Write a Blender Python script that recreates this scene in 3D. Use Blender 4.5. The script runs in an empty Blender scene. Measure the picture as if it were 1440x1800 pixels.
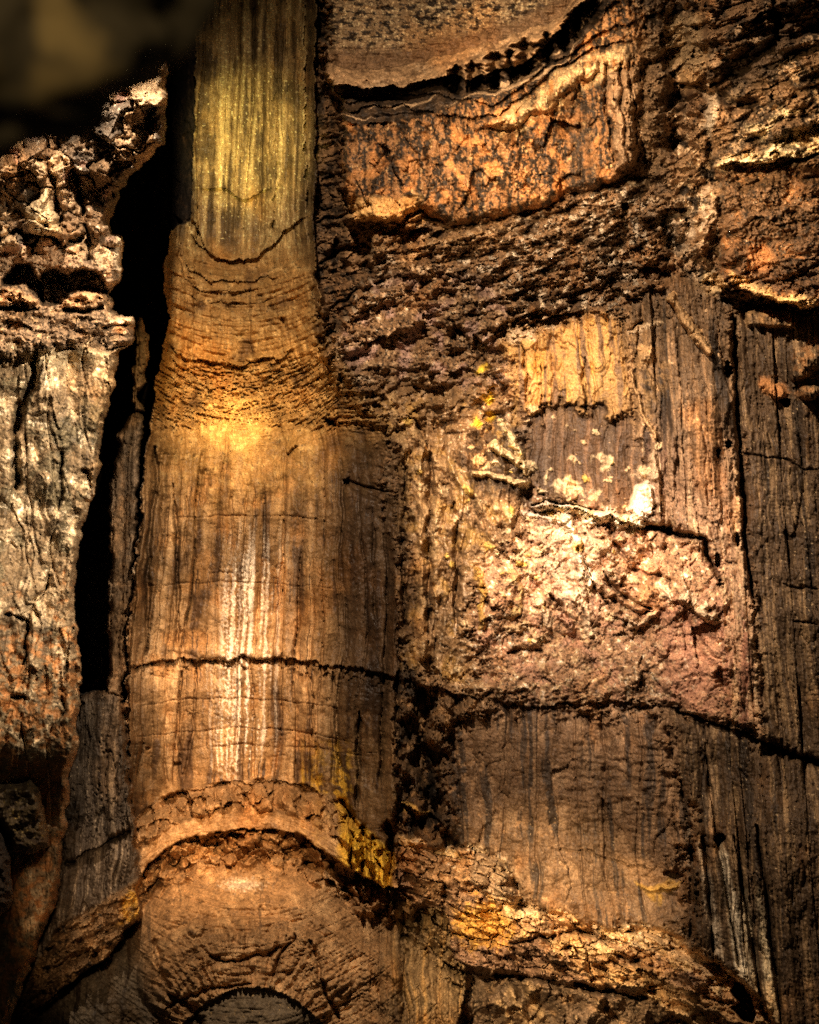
import bpy, math, time
import numpy as np
from mathutils import Vector
T0 = time.time()
scene = bpy.context.scene
COL = scene.collection
F, CX, CY = 1800.0, 720.0, 900.0          # focal length and centre used to lay the rock out in metres

# ------------------------------------------------------------------ camera, world, lamps, exposure
cam_d = bpy.data.cameras.new('camera'); cam = bpy.data.objects.new('camera', cam_d); COL.objects.link(cam)
cam.location = (0, 0, 0); cam.rotation_euler = (math.radians(90), 0, 0)
cam_d.sensor_fit = 'VERTICAL'; cam_d.sensor_height = 24; cam_d.lens = 24.0
cam_d.clip_start = 0.05; cam_d.clip_end = 500
cam_d.dof.use_dof = True; cam_d.dof.focus_distance = 15.5; cam_d.dof.aperture_fstop = 24.0 / 11.5
scene.camera = cam
w = bpy.data.worlds.new('World'); scene.world = w; w.use_nodes = True
wn = w.node_tree.nodes; wl = w.node_tree.links
bg = wn['Background']; bg.inputs[0].default_value = (1.0, 0.78, 0.55, 1); bg.inputs[1].default_value = 0.018
vs = scene.view_settings
vs.view_transform = 'Standard'; vs.look = 'None'; vs.exposure = 0.2; vs.gamma = 1.0; vs.use_curve_mapping = False
scene.cycles.use_denoising = False
scene.cycles.max_bounces = 4; scene.cycles.diffuse_bounces = 2; scene.cycles.glossy_bounces = 1
scene.cycles.sample_clamp_indirect = 3.0

def W(u, v, D): return Vector(((u - CX) / F * D, D, (CY - v) / F * D))

def spot(loc, aim, watt, colour, size, blend=0.8, radius=0.12):
    d = bpy.data.lights.new('flood_or_fill_lamp', 'SPOT'); o = bpy.data.objects.new('flood_or_fill_lamp', d); COL.objects.link(o)
    d.energy = watt; d.color = colour; d.spot_size = math.radians(size); d.spot_blend = blend; d.shadow_soft_size = radius
    o.location = loc; o.rotation_euler = (Vector(aim) - Vector(loc)).to_track_quat('-Z', 'Y').to_euler()
    return o
LAMPS = [
    # loc, aim(u,v,D), watt, colour, cone, blend
    ((-1.6, 6.0, 7.5),  (860, 860, 17), 9800, (1.0, 0.79, 0.58), 100, 0.9),
    ((2.4, 3.0, 3.8),   (50, 830, 12), 10500, (1.0, 0.83, 0.62), 35, 0.9),
    ((-1.4, 7.0, 4.0),  (1050, 930, 16.5), 9800, (1.0, 0.81, 0.66), 36, 1.0),
    ((-0.9, 9.0, 5.5),  (408, 700, 18.5), 4600, (1.0, 0.66, 0.24), 25, 1.0),
    ((-1.8, 12.0, 4.0), (412, 725, 19), 6600, (1.0, 0.74, 0.33), 13, 1.0),
    ((-1.6, 6.0, 3.5),  (440, 250, 20), 12500, (0.93, 0.80, 0.32), 13, 1.0),
    ((-1.8, 10.0, 3.0), (405, 1200, 18.5), 5600, (1.0, 0.70, 0.46), 23, 1.0),
    ((-1.6, 9.0, -0.5), (410, 1490, 18), 6000, (1.0, 0.62, 0.30), 22, 1.0),
    ((-1.6, 7.0, -0.5),   (940, 1665, 16), 13500, (1.0, 0.76, 0.45), 25, 1.0),  # added fill light for the diagonal ledge
    ((-2.6, 8.0, -2.0), (190, 1600, 16), 1500, (1.0, 0.70, 0.42), 20, 1.0),  # added fill light to lift the sloping foot at lower left
    ((-0.8, 7.0, 5.0),   (960, 230, 17), 6500, (1.0, 0.74, 0.46), 30, 1.0),
    ((0.0, 8.0, 4.0),   (1370, 300, 15), 5500, (1.0, 0.76, 0.46), 24, 1.0),
    ((-0.15, -0.6, 0.5), (80, 60, 0.6), 48.0, (1.0, 0.74, 0.32), 60, 1.0),  # added lamp beside the camera, brightens only the near rock
]
for (loc, aim, watt, colour, size, blend) in LAMPS:
    spot(loc, W(*aim), watt, colour, size, blend)

# ------------------------------------------------------------------ noise
def _h(ix, iy, s):
    h = (ix.astype(np.int64).astype(np.uint32) * np.uint32(374761393)) ^ (iy.astype(np.int64).astype(np.uint32) * np.uint32(668265263)) ^ np.uint32((s * 2246822519 + 3266489917) & 0xffffffff)
    h = (h ^ (h >> np.uint32(13))) * np.uint32(1274126177)
    h = (h ^ (h >> np.uint32(15))) * np.uint32(2246822519)
    return h ^ (h >> np.uint32(16))
def h01(ix, iy, s): return (_h(ix, iy, s) & np.uint32(0xffffff)).astype(np.float32) / np.float32(0xffffff)
def noise(x, y, s=0):
    x = np.asarray(x, np.float32); y = np.asarray(y, np.float32)
    x, y = np.broadcast_arrays(x, y)
    ix = np.floor(x); iy = np.floor(y); fx = x - ix; fy = y - iy
    ux = fx * fx * fx * (fx * (fx * 6 - 15) + 10); uy = fy * fy * fy * (fy * (fy * 6 - 15) + 10)
    def g(dx, dy):
        a = h01(ix + dx, iy + dy, s) * np.float32(6.2831853)
        return np.cos(a) * (fx - dx) + np.sin(a) * (fy - dy)
    a = g(0, 0); b = g(1, 0); c = g(0, 1); d = g(1, 1)
    return ((a + (b - a) * ux) * (1 - uy) + (c + (d - c) * ux) * uy) * np.float32(1.45)
def fbm(x, y, o=4, s=0, gain=0.5):
    r = 0; a = 1.0; t = 0
    for k in range(o):
        r = r + a * noise(x * 2.03 ** k + 17.3 * k, y * 2.03 ** k - 9.1 * k, s + k * 31); t += a; a *= gain
    return r / t * 1.3
def ridged(x, y, o=4, s=0, gain=0.55):
    r = 0; a = 1.0; t = 0
    for k in range(o):
        r = r + a * (1 - 2 * np.abs(noise(x * 2.1 ** k + 5.3 * k, y * 2.1 ** k, s + k * 17))); t += a; a *= gain
    return r / t
def ss(a, b, x):
    t = np.clip((x - a) / (b - a), 0, 1); return t * t * (3 - 2 * t)
def worley(x, y, s=0, jit=0.9):
    """distance to cell centre, border distance, cell id, offset from centre"""
    ix = np.floor(x); iy = np.floor(y)
    f1 = np.full(x.shape, 9., np.float32); f2 = np.full(x.shape, 9., np.float32)
    cid = np.zeros(x.shape, np.int64); ox = np.zeros(x.shape, np.float32); oy = np.zeros(x.shape, np.float32)
    for dx in (-1, 0, 1):
        for dy in (-1, 0, 1):
            jx = ix + dx; jy = iy + dy
            px = jx + 0.5 + (h01(jx, jy, s) - 0.5) * jit; py = jy + 0.5 + (h01(jx, jy, s + 7) - 0.5) * jit
            d = np.sqrt((x - px) ** 2 + (y - py) ** 2).astype(np.float32)
            near = d < f1
            f2 = np.where(near, f1, np.minimum(f2, d))
            cid = np.where(near, ((jx + 2000) * 5000 + jy + 2000).astype(np.int64), cid)
            ox = np.where(near, x - px, ox); oy = np.where(near, y - py, oy)
            f1 = np.where(near, d, f1)
    return f1, f2 - f1, cid, ox, oy

# ------------------------------------------------------------------ the grid of the rock face
STEP = 1.6
grow = 8 * 1.22 ** np.arange(18)
grow = np.cumsum(grow)
def axis(a, b):
    return np.concatenate([(a - grow)[::-1], np.arange(a, b + .1, STEP), b + grow]).astype(np.float32)
AU = axis(-16, 1456); AV = axis(-16, 1816)
U, V = np.meshgrid(AU, AV)
NV, NU = U.shape
# jagged coordinates: outlines drawn as polygons pick up natural raggedness from these
wx = fbm(U / 34, V / 34, 4, 11, .48); wy = fbm(U / 34, V / 34, 4, 57, .48)
UW = U + 9 * wx; VW = V + 9 * wy
U0 = 650 + (U - 650) / (1 + (V - 900) * 0.00011)      # straightens the flutes, which diverge downwards
US = U0 + 16 * fbm(U / 120, V / 260, 3, 13) + 3.5 * fbm(U / 22, V / 60, 3, 14)
n_big = fbm(U / 150, V / 150, 3, 1); n_mid = fbm(U / 46, V / 46, 4, 2); n_sm = fbm(U / 15, V / 15, 3, 3, .6); n_fine = fbm(U / 5.2, V / 5.2, 2, 4, .7)
st_a = fbm(US / 26, V / 520, 4, 21, .6); st_b = fbm(US / 9, V / 260, 3, 22, .6); st_c = fbm(US / 4, V / 90, 2, 23, .6)

def sl(pts, m):
    p = np.array(pts, float)
    i0, i1 = np.searchsorted(AU, [p[:, 0].min() - m, p[:, 0].max() + m]); j0, j1 = np.searchsorted(AV, [p[:, 1].min() - m, p[:, 1].max() + m])
    return slice(max(j0 - 1, 0), min(j1 + 1, NV)), slice(max(i0 - 1, 0), min(i1 + 1, NU))
def seg_dist(x, y, pts, closed=False):
    d2 = np.full(x.shape, 1e9, np.float32); par = np.zeros(x.shape, np.float32)
    P = list(pts) + ([pts[0]] if closed else [])
    for k in range(len(P) - 1):
        (ax, ay), (bx, by) = P[k], P[k + 1]
        vx, vy = bx - ax, by - ay; L = vx * vx + vy * vy + 1e-6
        t = np.clip(((x - ax) * vx + (y - ay) * vy) / L, 0, 1)
        q = (x - ax - t * vx) ** 2 + (y - ay - t * vy) ** 2
        nr = q < d2; d2 = np.where(nr, q, d2); par = np.where(nr, (k + t) / (len(P) - 1), par)
    return np.sqrt(d2), par
def poly(pts, m=60, warp=1.0):
    """slice, signed distance (positive inside)"""
    S = sl(pts, m); x = U[S] + (UW[S] - U[S]) * warp; y = V[S] + (VW[S] - V[S]) * warp
    d, _ = seg_dist(x, y, pts, True)
    ins = np.zeros(x.shape, bool); P = list(pts) + [pts[0]]
    for k in range(len(P) - 1):
        (ax, ay), (bx, by) = P[k], P[k + 1]
        if ay == by: continue
        c = ((ay > y) != (by > y)) & (x < (bx - ax) * (y - ay) / (by - ay) + ax)
        ins ^= c
    return S, np.where(ins, d, -d)
def curve(x, pts):
    p = np.array(pts, float); return np.interp(x, p[:, 0], p[:, 1]).astype(np.float32)

D = (17.65 - 1.0 * ss(680, 900, U) - 2.1 * ss(900, 1500, U) - 1.5 * ss(1440, 2400, U) + 0.2 * n_big).astype(np.float32)
Z = np.zeros(U.shape, np.int16)
PART = np.zeros(U.shape, np.int64)
PIG = np.zeros(U.shape + (3,), np.float32)

def C(*a): return np.array(a, np.float32)
DARK = C(.030, .021, .014); DBR = C(.080, .050, .028); BR = C(.19, .115, .060); TAN = C(.42, .29, .17); CREAM = C(.66, .52, .35)
ORG = C(.46, .22, .085); OCH = C(.55, .33, .07); WHT = C(.80, .70, .56); PINK = C(.46, .27, .19); GREY = C(.17, .14, .11); LGREY = C(.40, .34, .26); MAUVE = C(.33, .22, .18)
def lerp(a, b, t): return a + (b - a) * t[..., None]
def pal(S, *stops):
    """palette by two noise fields: stops are (colour, field, lo, hi)"""
    c = np.broadcast_to(stops[0], U[S].shape + (3,)).astype(np.float32)
    for (col, f, lo, hi) in stops[1:]:
        c = lerp(c, np.broadcast_to(col, c.shape), ss(lo, hi, f))
    return c
def put(S, m, c, a=1.0): PIG[S] = lerp(PIG[S], c, (m * a).astype(np.float32))

def facets(x, y, sx, sy, ang, seed, offset, tilt, joint, jw=0.06, warp=.25):
    """broken rock: tilted faces with recessed joints. returns depth, cell id, border"""
    a = math.radians(ang); xr = (x * math.cos(a) + y * math.sin(a)) / sx; yr = (-x * math.sin(a) + y * math.cos(a)) / sy
    xr = xr + warp * noise(xr * 1.7, yr * 1.7, seed + 3); yr = yr + warp * noise(xr * 1.7 + 9, yr * 1.7, seed + 5)
    f1, e, cid, ox, oy = worley(xr, yr, seed)
    r0 = h01(cid, cid * 0, seed + 1) - .5; r1 = h01(cid, cid * 0, seed + 2) - .5; r2 = h01(cid, cid * 0, seed + 4) - .5
    d = offset * 2 * r0 + tilt * 2 * (r1 * ox + r2 * oy) + joint * np.exp(-(e / jw) ** 2)
    return d.astype(np.float32), cid, e
def chisel(x, y, size, asp, ang, seed, amp, rnd=.75, octs=3, fall=.40):
    """broken rock as flat facets meeting in sharp edges, at several sizes"""
    a = math.radians(ang); xr = x * math.cos(a) + y * math.sin(a); yr = (-x * math.sin(a) + y * math.cos(a)) * asp
    out = 0.; k = 1.
    for o in range(octs):
        sz = size * .47 ** o; p = xr / sz; q = yr / sz
        p = p + .12 * noise(q * 2.3, p * 1.1, seed + o); q = q + .12 * noise(p * 2.1, q, seed + 5 + o)
        f1, e, cid, ox, oy = worley(p, q, seed + 40 * o)
        cx = p - ox; cy = q - oy; h = .35; R_ = 1.9
        n0 = noise(cx / R_, cy / R_, seed + 3); nx = noise((cx + h) / R_, cy / R_, seed + 3); ny = noise(cx / R_, (cy + h) / R_, seed + 3)
        r1 = h01(cid, cid * 0, seed + 1) - .5; r2 = h01(cid, cid * 0, seed + 2) - .5; r3 = h01(cid, cid * 0, seed + 4) - .5
        out = out + k * (n0 + (nx - n0) / h * ox + (ny - n0) / h * oy + rnd * (r1 * ox + r2 * oy) * 1.6 + rnd * .35 * r3)
        k *= fall
    return (1.75 * amp * out).astype(np.float32)
def base(u): return (17.65 - 1.0 * ss(680, 900, u) - 2.1 * ss(900, 1500, u)).astype(np.float32)
def stripes(x, wd, seed, offset, tilt, joint, jw=.05):
    """vertical slabs and flutes: returns depth, index"""
    q = x / wd; k = np.floor(q); f = q - k; o0 = offset
    b = .5 + (h01(k, k * 0, seed) - .5) * .7            # one boundary inside each unit
    idx = np.where(f < b, k - 1, k)
    bl = np.where(f < b, k - 1 + .5 + (h01(k - 1, k * 0, seed) - .5) * .7, k + b)
    br = np.where(f < b, k + b, k + 1 + .5 + (h01(k + 1, k * 0, seed) - .5) * .7)
    t = (q - bl) / (br - bl); e = np.minimum(q - bl, br - q)
    d = offset * 2 * (h01(idx, idx * 0, seed + 1) - .5) + tilt * 2 * (h01(idx, idx * 0, seed + 2) - .5) * (t - .5) + joint * np.exp(-(e / jw) ** 2)
    return d.astype(np.float32), idx.astype(np.int64), e
def terr(f, n, sharp=.25):
    """layered exfoliation: flat treads with sharp curving edges"""
    q = f * n; k = np.floor(q); return (k + ss(1 - sharp, 1, q - k)) / n
def net(x, y, sx, sy, seed, eps, mask=None):
    """curving hairline fractures"""
    n = fbm(x / sx, y / sy, 3, seed, .42); r = np.exp(-(n / eps) ** 2)
    return r * (ss(0, .35, noise(x / (sx * 2.1), y / (sy * 2.1), seed + 9)) if mask is None else mask)
def spall(x, y, sx, sy, seed, th, w=.03):
    """scabs where the outer skin has come off: 0..1 with sharp edges"""
    return ss(th, th + w + .03, fbm(x / sx, y / sy, 3, seed, .42))

PARTK = {}
def mark(S, m, kind, cid, full=False):
    k = PARTK.setdefault(kind, len(PARTK) + 1)
    inf = (U[S] > -10) & (U[S] < 1450) & (V[S] > -10) & (V[S] < 1810)
    if full: inf = np.ones(U[S].shape, bool)
    P = PART[S]; P[m & inf] = (k * 10 ** 8 + cid)[m & inf]; PART[S] = P

FEATHER = {0: 26, 10: 34, 11: 18, 12: 34, 13: 16, 15: 30, 8: 9, 7: 12, 17: 12, 21: 14, 16: 7, 6: 9, 14: 12, 19: 4}
def zone(z, pts, depth_fn, pig_fn, edge=0.0, ew=20., m=60, warp=1.0):
    """cut one rock body out by its outline; edge = how far its rim turns back (m) over ew px"""
    S, sd = poly(pts, m, warp); ins = sd > 0
    d = depth_fn(S, sd)
    if edge:
        t = np.clip(1 - sd / ew, 0, 1); k_ = edge * (1 - np.sqrt(np.clip(1 - t * t, 0, 1)))
        if z == 1: k_ = k_ * (1 - ss(560, 590, V[S]) * (U[S] < 190))
        if z == 2: k_ = k_ * (1 - (V[S] < 650) * (1 - ss(180, 200, U[S])))
        d = d + k_
    f = FEATHER.get(z, 0)
    if z == 5: f = .5 + 22 * ss(470, 600, V[S]) * (1 - ss(900, 1050, V[S])) * ss(480, 540, U[S]) + 5 * ss(1180, 1240, V[S]) * (U[S] > 480)
    if z == 2: f = .5 + 16 * (V[S] < 660) * (U[S] < 185)
    if z in (2, 5) or f:
        w_ = ss(-f, f, sd + f * (.9 * n_sm[S] + .2 * n_fine[S] + .9 * n_mid[S])); ins = w_ > .5
        w_ = np.where(np.abs(sd) > m - 8, (sd > 0).astype(np.float32), w_)
    else: w_ = ins.astype(np.float32)
    wd_ = w_
    D[S] = D[S] * (1 - wd_) + d * wd_; Zs = Z[S]; Zs[ins] = z; Z[S] = Zs
    PS = PART[S]; PS[ins] = 0; PART[S] = PS
    c = pig_fn(S, sd); PIG[S] = lerp(PIG[S], c, w_.astype(np.float32))
    return S, sd
def crack(pts, wd, dep, m=None, warp=1.0, power=2, wmod=.6):
    m = m or wd * 3 + 20
    S = sl(pts, m); x = U[S] + (UW[S] - U[S]) * warp; y = V[S] + (VW[S] - V[S]) * warp
    d, t = seg_dist(x, y, pts)
    wv = wd * (1 + wmod * 1.6 * noise(t * len(pts) * 2.3, t * 0 + pts[0][0] * .37, 5)) * (0.35 + 0.65 * np.sqrt(np.clip(1 - np.abs(2 * t - 1) ** 4, 0, 1)))
    D[S] += dep * np.exp(-np.abs(d / np.maximum(wv, .6)) ** power)
def lip(pts, up, lu, down, ld, fade=25, warp=1.0, z=None):
    """near-level ledge: stands proud above the line, stepped back below it"""
    S = sl(pts, max(lu, ld) * 4 + 12); x = U[S]; y = V[S] + (VW[S] - V[S]) * warp
    L = curve(x, pts); t = y - L
    f = ss(pts[0][0] - 2, pts[0][0] + fade, x) * (1 - ss(pts[-1][0] - fade, pts[-1][0] + 2, x))
    k = np.where(t < 0, -up * np.exp(np.minimum(t, 0) / lu), down * np.exp(-np.maximum(t, 0) / ld)) * f
    if z is not None: k = k * (Z[S] == z)
    D[S] += k
def vedge(pts, left, ll, right, lr, fade=25, warp=1.0):
    """near-vertical edge: left side depth +left, right side +right, decaying"""
    p = [(b, a) for a, b in pts]
    S = sl(pts, max(ll, lr) * 4 + 12); x = U[S] + (UW[S] - U[S]) * warp; y = V[S]
    L = curve(y, p); t = x - L
    f = ss(p[0][0] - 2, p[0][0] + fade, y) * (1 - ss(p[-1][0] - fade, p[-1][0] + 2, y))
    D[S] += np.where(t < 0, left * np.exp(np.minimum(t, 0) / ll), right * np.exp(-np.maximum(t, 0) / lr)) * f
def patch(pts, col, a=1.0, soft=8, warp=1.6, thick=0.0, nz=None):
    S, sd = poly(pts, soft + 20, warp); m = ss(-soft, soft, sd)
    if nz is not None: m = m * ss(nz[1], nz[2], nz[0][S])
    put(S, m, np.broadcast_to(col, PIG[S].shape), a)
    if thick: D[S] -= thick * ss(0, soft + 4, sd)
def bump(cx, cy, rx, ry, h, ang=0.):
    a = math.radians(ang); R = max(rx, ry) * 1.6 + 10; S = sl([(cx - R, cy - R), (cx + R, cy + R)], 4)
    x = UW[S] - cx; y = VW[S] - cy; xr = (x * math.cos(a) + y * math.sin(a)) / rx; yr = (-x * math.sin(a) + y * math.cos(a)) / ry
    q = 1 - (xr * xr + yr * yr); D[S] -= h * np.sqrt(np.clip(q, 0, 1))

ALL = (slice(None), slice(None))
# ------------------------------------------------------------------ 9: the rubbly slope behind everything on the right
fa, ida, ea = facets(U, V, 17, 6.5, -18, 101, .045, .05, .10)
fb, _, _ = facets(U, V, 40, 17, -14, 102, .07, .10, .12)
D += fa * .8 + fb * .4 + chisel(U, V, 34, 2.2, -16, 103, .20) + .10 * n_mid + .02 * n_sm
Z[:] = 9
PIG[:] = pal(ALL, BR, (DBR, n_mid, -.1, .3), (LGREY, n_sm, .05, .4), (CREAM, n_fine + n_sm, .5, .9), (DARK, n_fine - n_mid * .4, .25, .5))
# ------------------------------------------------------------------ 7: bench, upper right
LB = lambda u: curve(u, [(560, 118), (640, 128), (720, 122), (780, 104), (860, 82), (930, 62), (985, 34), (1015, -5), (1060, -60), (1200, -400)])
def d7(S, sd):
    u, v = U[S], V[S]; t = VW[S] - LB(UW[S])
    b = base(u) - .25
    d = b + .06 * n_mid[S] + .015 * n_sm[S] + .008 * n_fine[S]
    lw0 = 26 + 22 * ss(760, 840, u) - 30 * ss(900, 1000, u)
    lam = noise(t / 5.5 + 1.2 * n_mid[S], u / 260, 61) * .07 + noise(t / 13., u / 180, 62) * .12
    top = b + .75 + .05 * noise(u / 90, v / 6 + .6 * n_mid[S], 71) + .08 * n_mid[S] + .07 * n_sm[S]
    ledge = b + .55 - .95 * ss(-25, 40, t) + .02 * n_sm[S] + .05 * noise(t / 6 + n_mid[S], u / 150, 66) + .04 * n_mid[S]
    tooth, _, _ = stripes(u + 5 * n_sm[S], 15, 64, .5, 0, .2, .1)
    nich = ss(lw0 - 4, lw0 + 4, t) * (1 - ss(lw0 + 20, lw0 + 32, t + 8 * n_sm[S])) * ss(770, 800, u) * (1 - ss(1050, 1075, u)) * ss(-.1, .15, tooth)
    dark = b + .45 - .45 * ss(30, 85, t) + lam + 1.1 * nich
    g, _, _ = facets(u, v, 30, 60, 4, 111, .06, .10, .12)
    face = b - .15 + chisel(u, v, 46, .6, 0, 112, .22) + .4 * g + .05 * n_mid[S]
    lw = 26 + 22 * ss(760, 840, u) - 30 * ss(900, 1000, u)
    r = np.where(t < -6, top, np.where(t < lw, ledge, np.where(t < 88, dark, face)))
    return r
def c7(S, sd):
    u, v = U[S], V[S]; t = VW[S] - LB(UW[S])
    lw = 26 + 22 * ss(760, 840, u) - 30 * ss(900, 1000, u)
    top = pal(S, C(.26, .18, .10), (C(.60, .48, .28), n_fine[S] + .5 * n_sm[S] + .4 * n_mid[S], .2, .5), (DARK, fbm(u / 16, v / 9, 3, 31, .7) + .25 * n_mid[S], .0, .22))
    top = lerp(top, np.broadcast_to(BR * .8, top.shape), ss(-55, -22, t))
    led = pal(S, C(.33, .21, .11), (BR * .8, n_sm[S] + .5 * noise(t / 6 + n_mid[S], u / 150, 66), .0, .5), (TAN, n_fine[S] + n_mid[S], .4, .8))
    dk = pal(S, DBR * .75, (DARK * .8, n_sm[S], -.1, .3), (TAN * .8, noise(t / 6 + 1.2 * n_mid[S], u / 200, 63), .36, .46))
    fc = pal(S, C(.25, .13, .055), (C(.46, .30, .14), n_sm[S] + .3 * n_mid[S], .2, .6), (DARK, ridged(u / 16, v / 40, 3, 8) + n_fine[S] * .5 + n_mid[S] * .5, .25, .55), (C(.36, .17, .06), n_mid[S] - .3 * n_sm[S], .1, .4))
    c = np.where((t < -6)[..., None], top, np.where((t < lw)[..., None], led, np.where((t < 88)[..., None], dk, fc)))
    return c
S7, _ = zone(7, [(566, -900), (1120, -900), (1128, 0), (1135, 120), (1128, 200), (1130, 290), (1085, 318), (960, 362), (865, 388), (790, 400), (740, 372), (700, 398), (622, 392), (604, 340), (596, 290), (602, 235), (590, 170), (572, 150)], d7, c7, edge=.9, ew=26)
# cream rim along the top of the orange face, the black niches, the tan blocks on the right
for q in [(905, 205, 42, 16, -28), (955, 175, 34, 20, -40), (1000, 140, 30, 22, -50), (1030, 118, 22, 20, -40), (1085, 98, 26, 26, 0), (860, 215, 30, 10, -10)]:
    bump(q[0], q[1], q[2], q[3], .35, q[4])
patch([(870, 215), (910, 180), (960, 150), (1005, 110), (1040, 100), (1105, 75), (1108, 115), (1060, 140), (1010, 165), (960, 200), (920, 225), (880, 240)], C(.60, .43, .22), .6, 8, nz=(n_sm, -.5, .1))
for (a, b, c_, d_) in [(800, 120, 14, 34), (835, 108, 16, 30), (870, 95, 18, 40), (896, 88, 12, 34), (925, 72, 22, 46), (962, 60, 18, 44), (990, 45, 10, 36), (1010, 22, 18, 40), (1038, 0, 20, 36)]:
    crack([(a, b), (a + 3, b + d_ * 1.2)], c_ * .75, 1.1, power=4)
for x in (1062, 1090, 1108):
    crack([(x, 110), (x + 6, 200), (x + 16, 285)], 3, .3)
patch([(1058, 125), (1120, 120), (1126, 285), (1085, 300), (1075, 200)], C(.33, .22, .13), .85, 8, thick=.25)
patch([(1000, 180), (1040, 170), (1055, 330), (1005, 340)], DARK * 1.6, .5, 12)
patch([(600, 352), (740, 348), (745, 392), (625, 396)], C(.55, .34, .13), .8, 9)
lip([(600, 178), (700, 160), (790, 168), (870, 185), (960, 120), (1050, 60), (1130, 30)], .12, 7, .16, 9, z=7)
lip([(600, 196), (700, 184), (800, 205), (880, 200), (980, 118), (1060, 75), (1120, 70)], .10, 6, .2, 12, z=7)
# ------------------------------------------------------------------ 0: far right upper strip between bench and right rocks
def d0(S, sd):
    u, v = U[S], V[S]
    g, _, _ = facets(u, v, 34, 22, -30, 121, .18, .2, .2)
    return base(u) + .1 + .4 * g + chisel(u, v, 44, 1.5, -25, 122, .34) + .2 * n_mid[S] + .03 * n_sm[S] + .6 * np.exp(-((UW[S] - 1190) / 26) ** 2) * (1 - ss(240, 330, v))
def c0(S, sd): return pal(S, BR, (TAN, n_mid[S], .0, .35), (DARK, n_mid[S] - n_sm[S] * .7, .1, .4), (CREAM, n_sm[S] + n_fine[S] * .5, .35, .7))
zone(0, [(1125, -900), (1250, -900), (1250, 0), (1255, 140), (1262, 260), (1268, 400), (1250, 500), (1190, 480), (1160, 360), (1132, 290), (1136, 150)], d0, c0, 0.0)
# 8: right rocks
def d8(S, sd):
    u, v = U[S], V[S]
    g, cid, e = facets(u, v, 70, 28, -16, 131, .16, .22, .3, .05)
    g2, _, _ = facets(u, v, 18, 9, -16, 132, .03, .05, .06)
    up = 1 - ss(285, 310, VW[S])
    d = base(u) - .55 + (g * up) * .4 + chisel(u, v, 60, 2.2, -16, 138, .26) * (.45 + .55 * up) + .5 * up * terr(fbm((u + v * .2) / 90, (v + u * .28) / 30, 2, 136, .4), 4, .15) + .3 * (1 - up) * terr(fbm(u / 60, v / 40, 2, 137, .4), 3, .15) + g2 * .6 + .1 * n_mid[S] + .015 * n_sm[S] + .008 * n_fine[S]
    m = (sd > 0) & (VW[S] < 290); mark(S, m, 'rock_slab', cid)
    return d
def c8(S, sd):
    u, v = U[S], V[S]
    up = pal(S, BR * .9, (DARK, n_mid[S], -.15, .2), (TAN, n_mid[S] + n_fine[S] * .3, .18, .5))
    dn = pal(S, C(.13, .075, .04), (ORG * .7, n_mid[S] + .3 * n_sm[S], .1, .5), (DARK, n_fine[S] * .7 + n_sm[S], .0, .5), (TAN, n_fine[S] + .6 * n_mid[S], .5, .8))
    return lerp(up, dn, ss(285, 305, VW[S]))
PTS8 = [(1240, -900), (2600, -900), (2600, 560), (1450, 548), (1390, 535), (1300, 524), (1262, 520), (1255, 495), (1268, 440), (1266, 300), (1245, 250), (1240, 140)]
S8, sd8 = poly(PTS8)
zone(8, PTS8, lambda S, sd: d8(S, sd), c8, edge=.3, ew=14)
mask8 = (sd8 > 0) & (VW[S8] < 290)
_, cid8, _ = facets(U[S8], V[S8], 70, 28, -16, 131, .16, .22, .3, .05)
mark(S8, mask8, 'rock_slab', cid8)
lip([(1245, 292), (1330, 285), (1400, 275), (1470, 268)], .45, 16, .25, 18, z=8)
for P_ in ([(1258, 285), (1330, 270), (1380, 245), (1440, 222), (1470, 225), (1470, 262), (1400, 278), (1330, 286), (1270, 298)],
           [(1320, 228), (1380, 195), (1410, 190), (1350, 225), (1330, 240)]):
    patch(P_, C(.75, .60, .36), .85, 7, thick=.1, nz=(n_sm, -.55, -.05))
lip([(1250, 500), (1300, 512), (1360, 528), (1440, 542), (1480, 545)], .2, 14, .25, 10)
patch([(1282, 478), (1310, 488), (1350, 508), (1440, 530), (1470, 535), (1470, 546), (1400, 538), (1340, 522), (1300, 512)], C(.72, .50, .24), .9, 4, thick=.1)
patch([(1220, 495), (1250, 480), (1278, 500), (1262, 512), (1230, 520)], C(.66, .50, .28), .8, 6)
patch([(1310, 440), (1350, 425), (1362, 455), (1335, 480), (1316, 470)], ORG, .6, 9)
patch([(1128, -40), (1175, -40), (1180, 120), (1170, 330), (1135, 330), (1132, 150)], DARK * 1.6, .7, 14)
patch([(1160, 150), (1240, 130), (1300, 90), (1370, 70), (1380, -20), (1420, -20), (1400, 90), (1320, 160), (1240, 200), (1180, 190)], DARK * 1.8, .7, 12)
patch([(1175, 30), (1232, 20), (1240, 110), (1228, 160), (1195, 150), (1180, 100)], C(.46, .33, .18), .7, 9)
patch([(1240, 140), (1262, 150), (1262, 200), (1244, 250), (1236, 200)], LGREY * 1.2, .7, 6)
crack([(1250, 150), (1300, 130), (1360, 70), (1440, 55)], 7, .5); crack([(1362, 0), (1368, 75)], 8, .6)
crack([(1200, 150), (1260, 160), (1290, 190), (1330, 180)], 10, .6)
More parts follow.
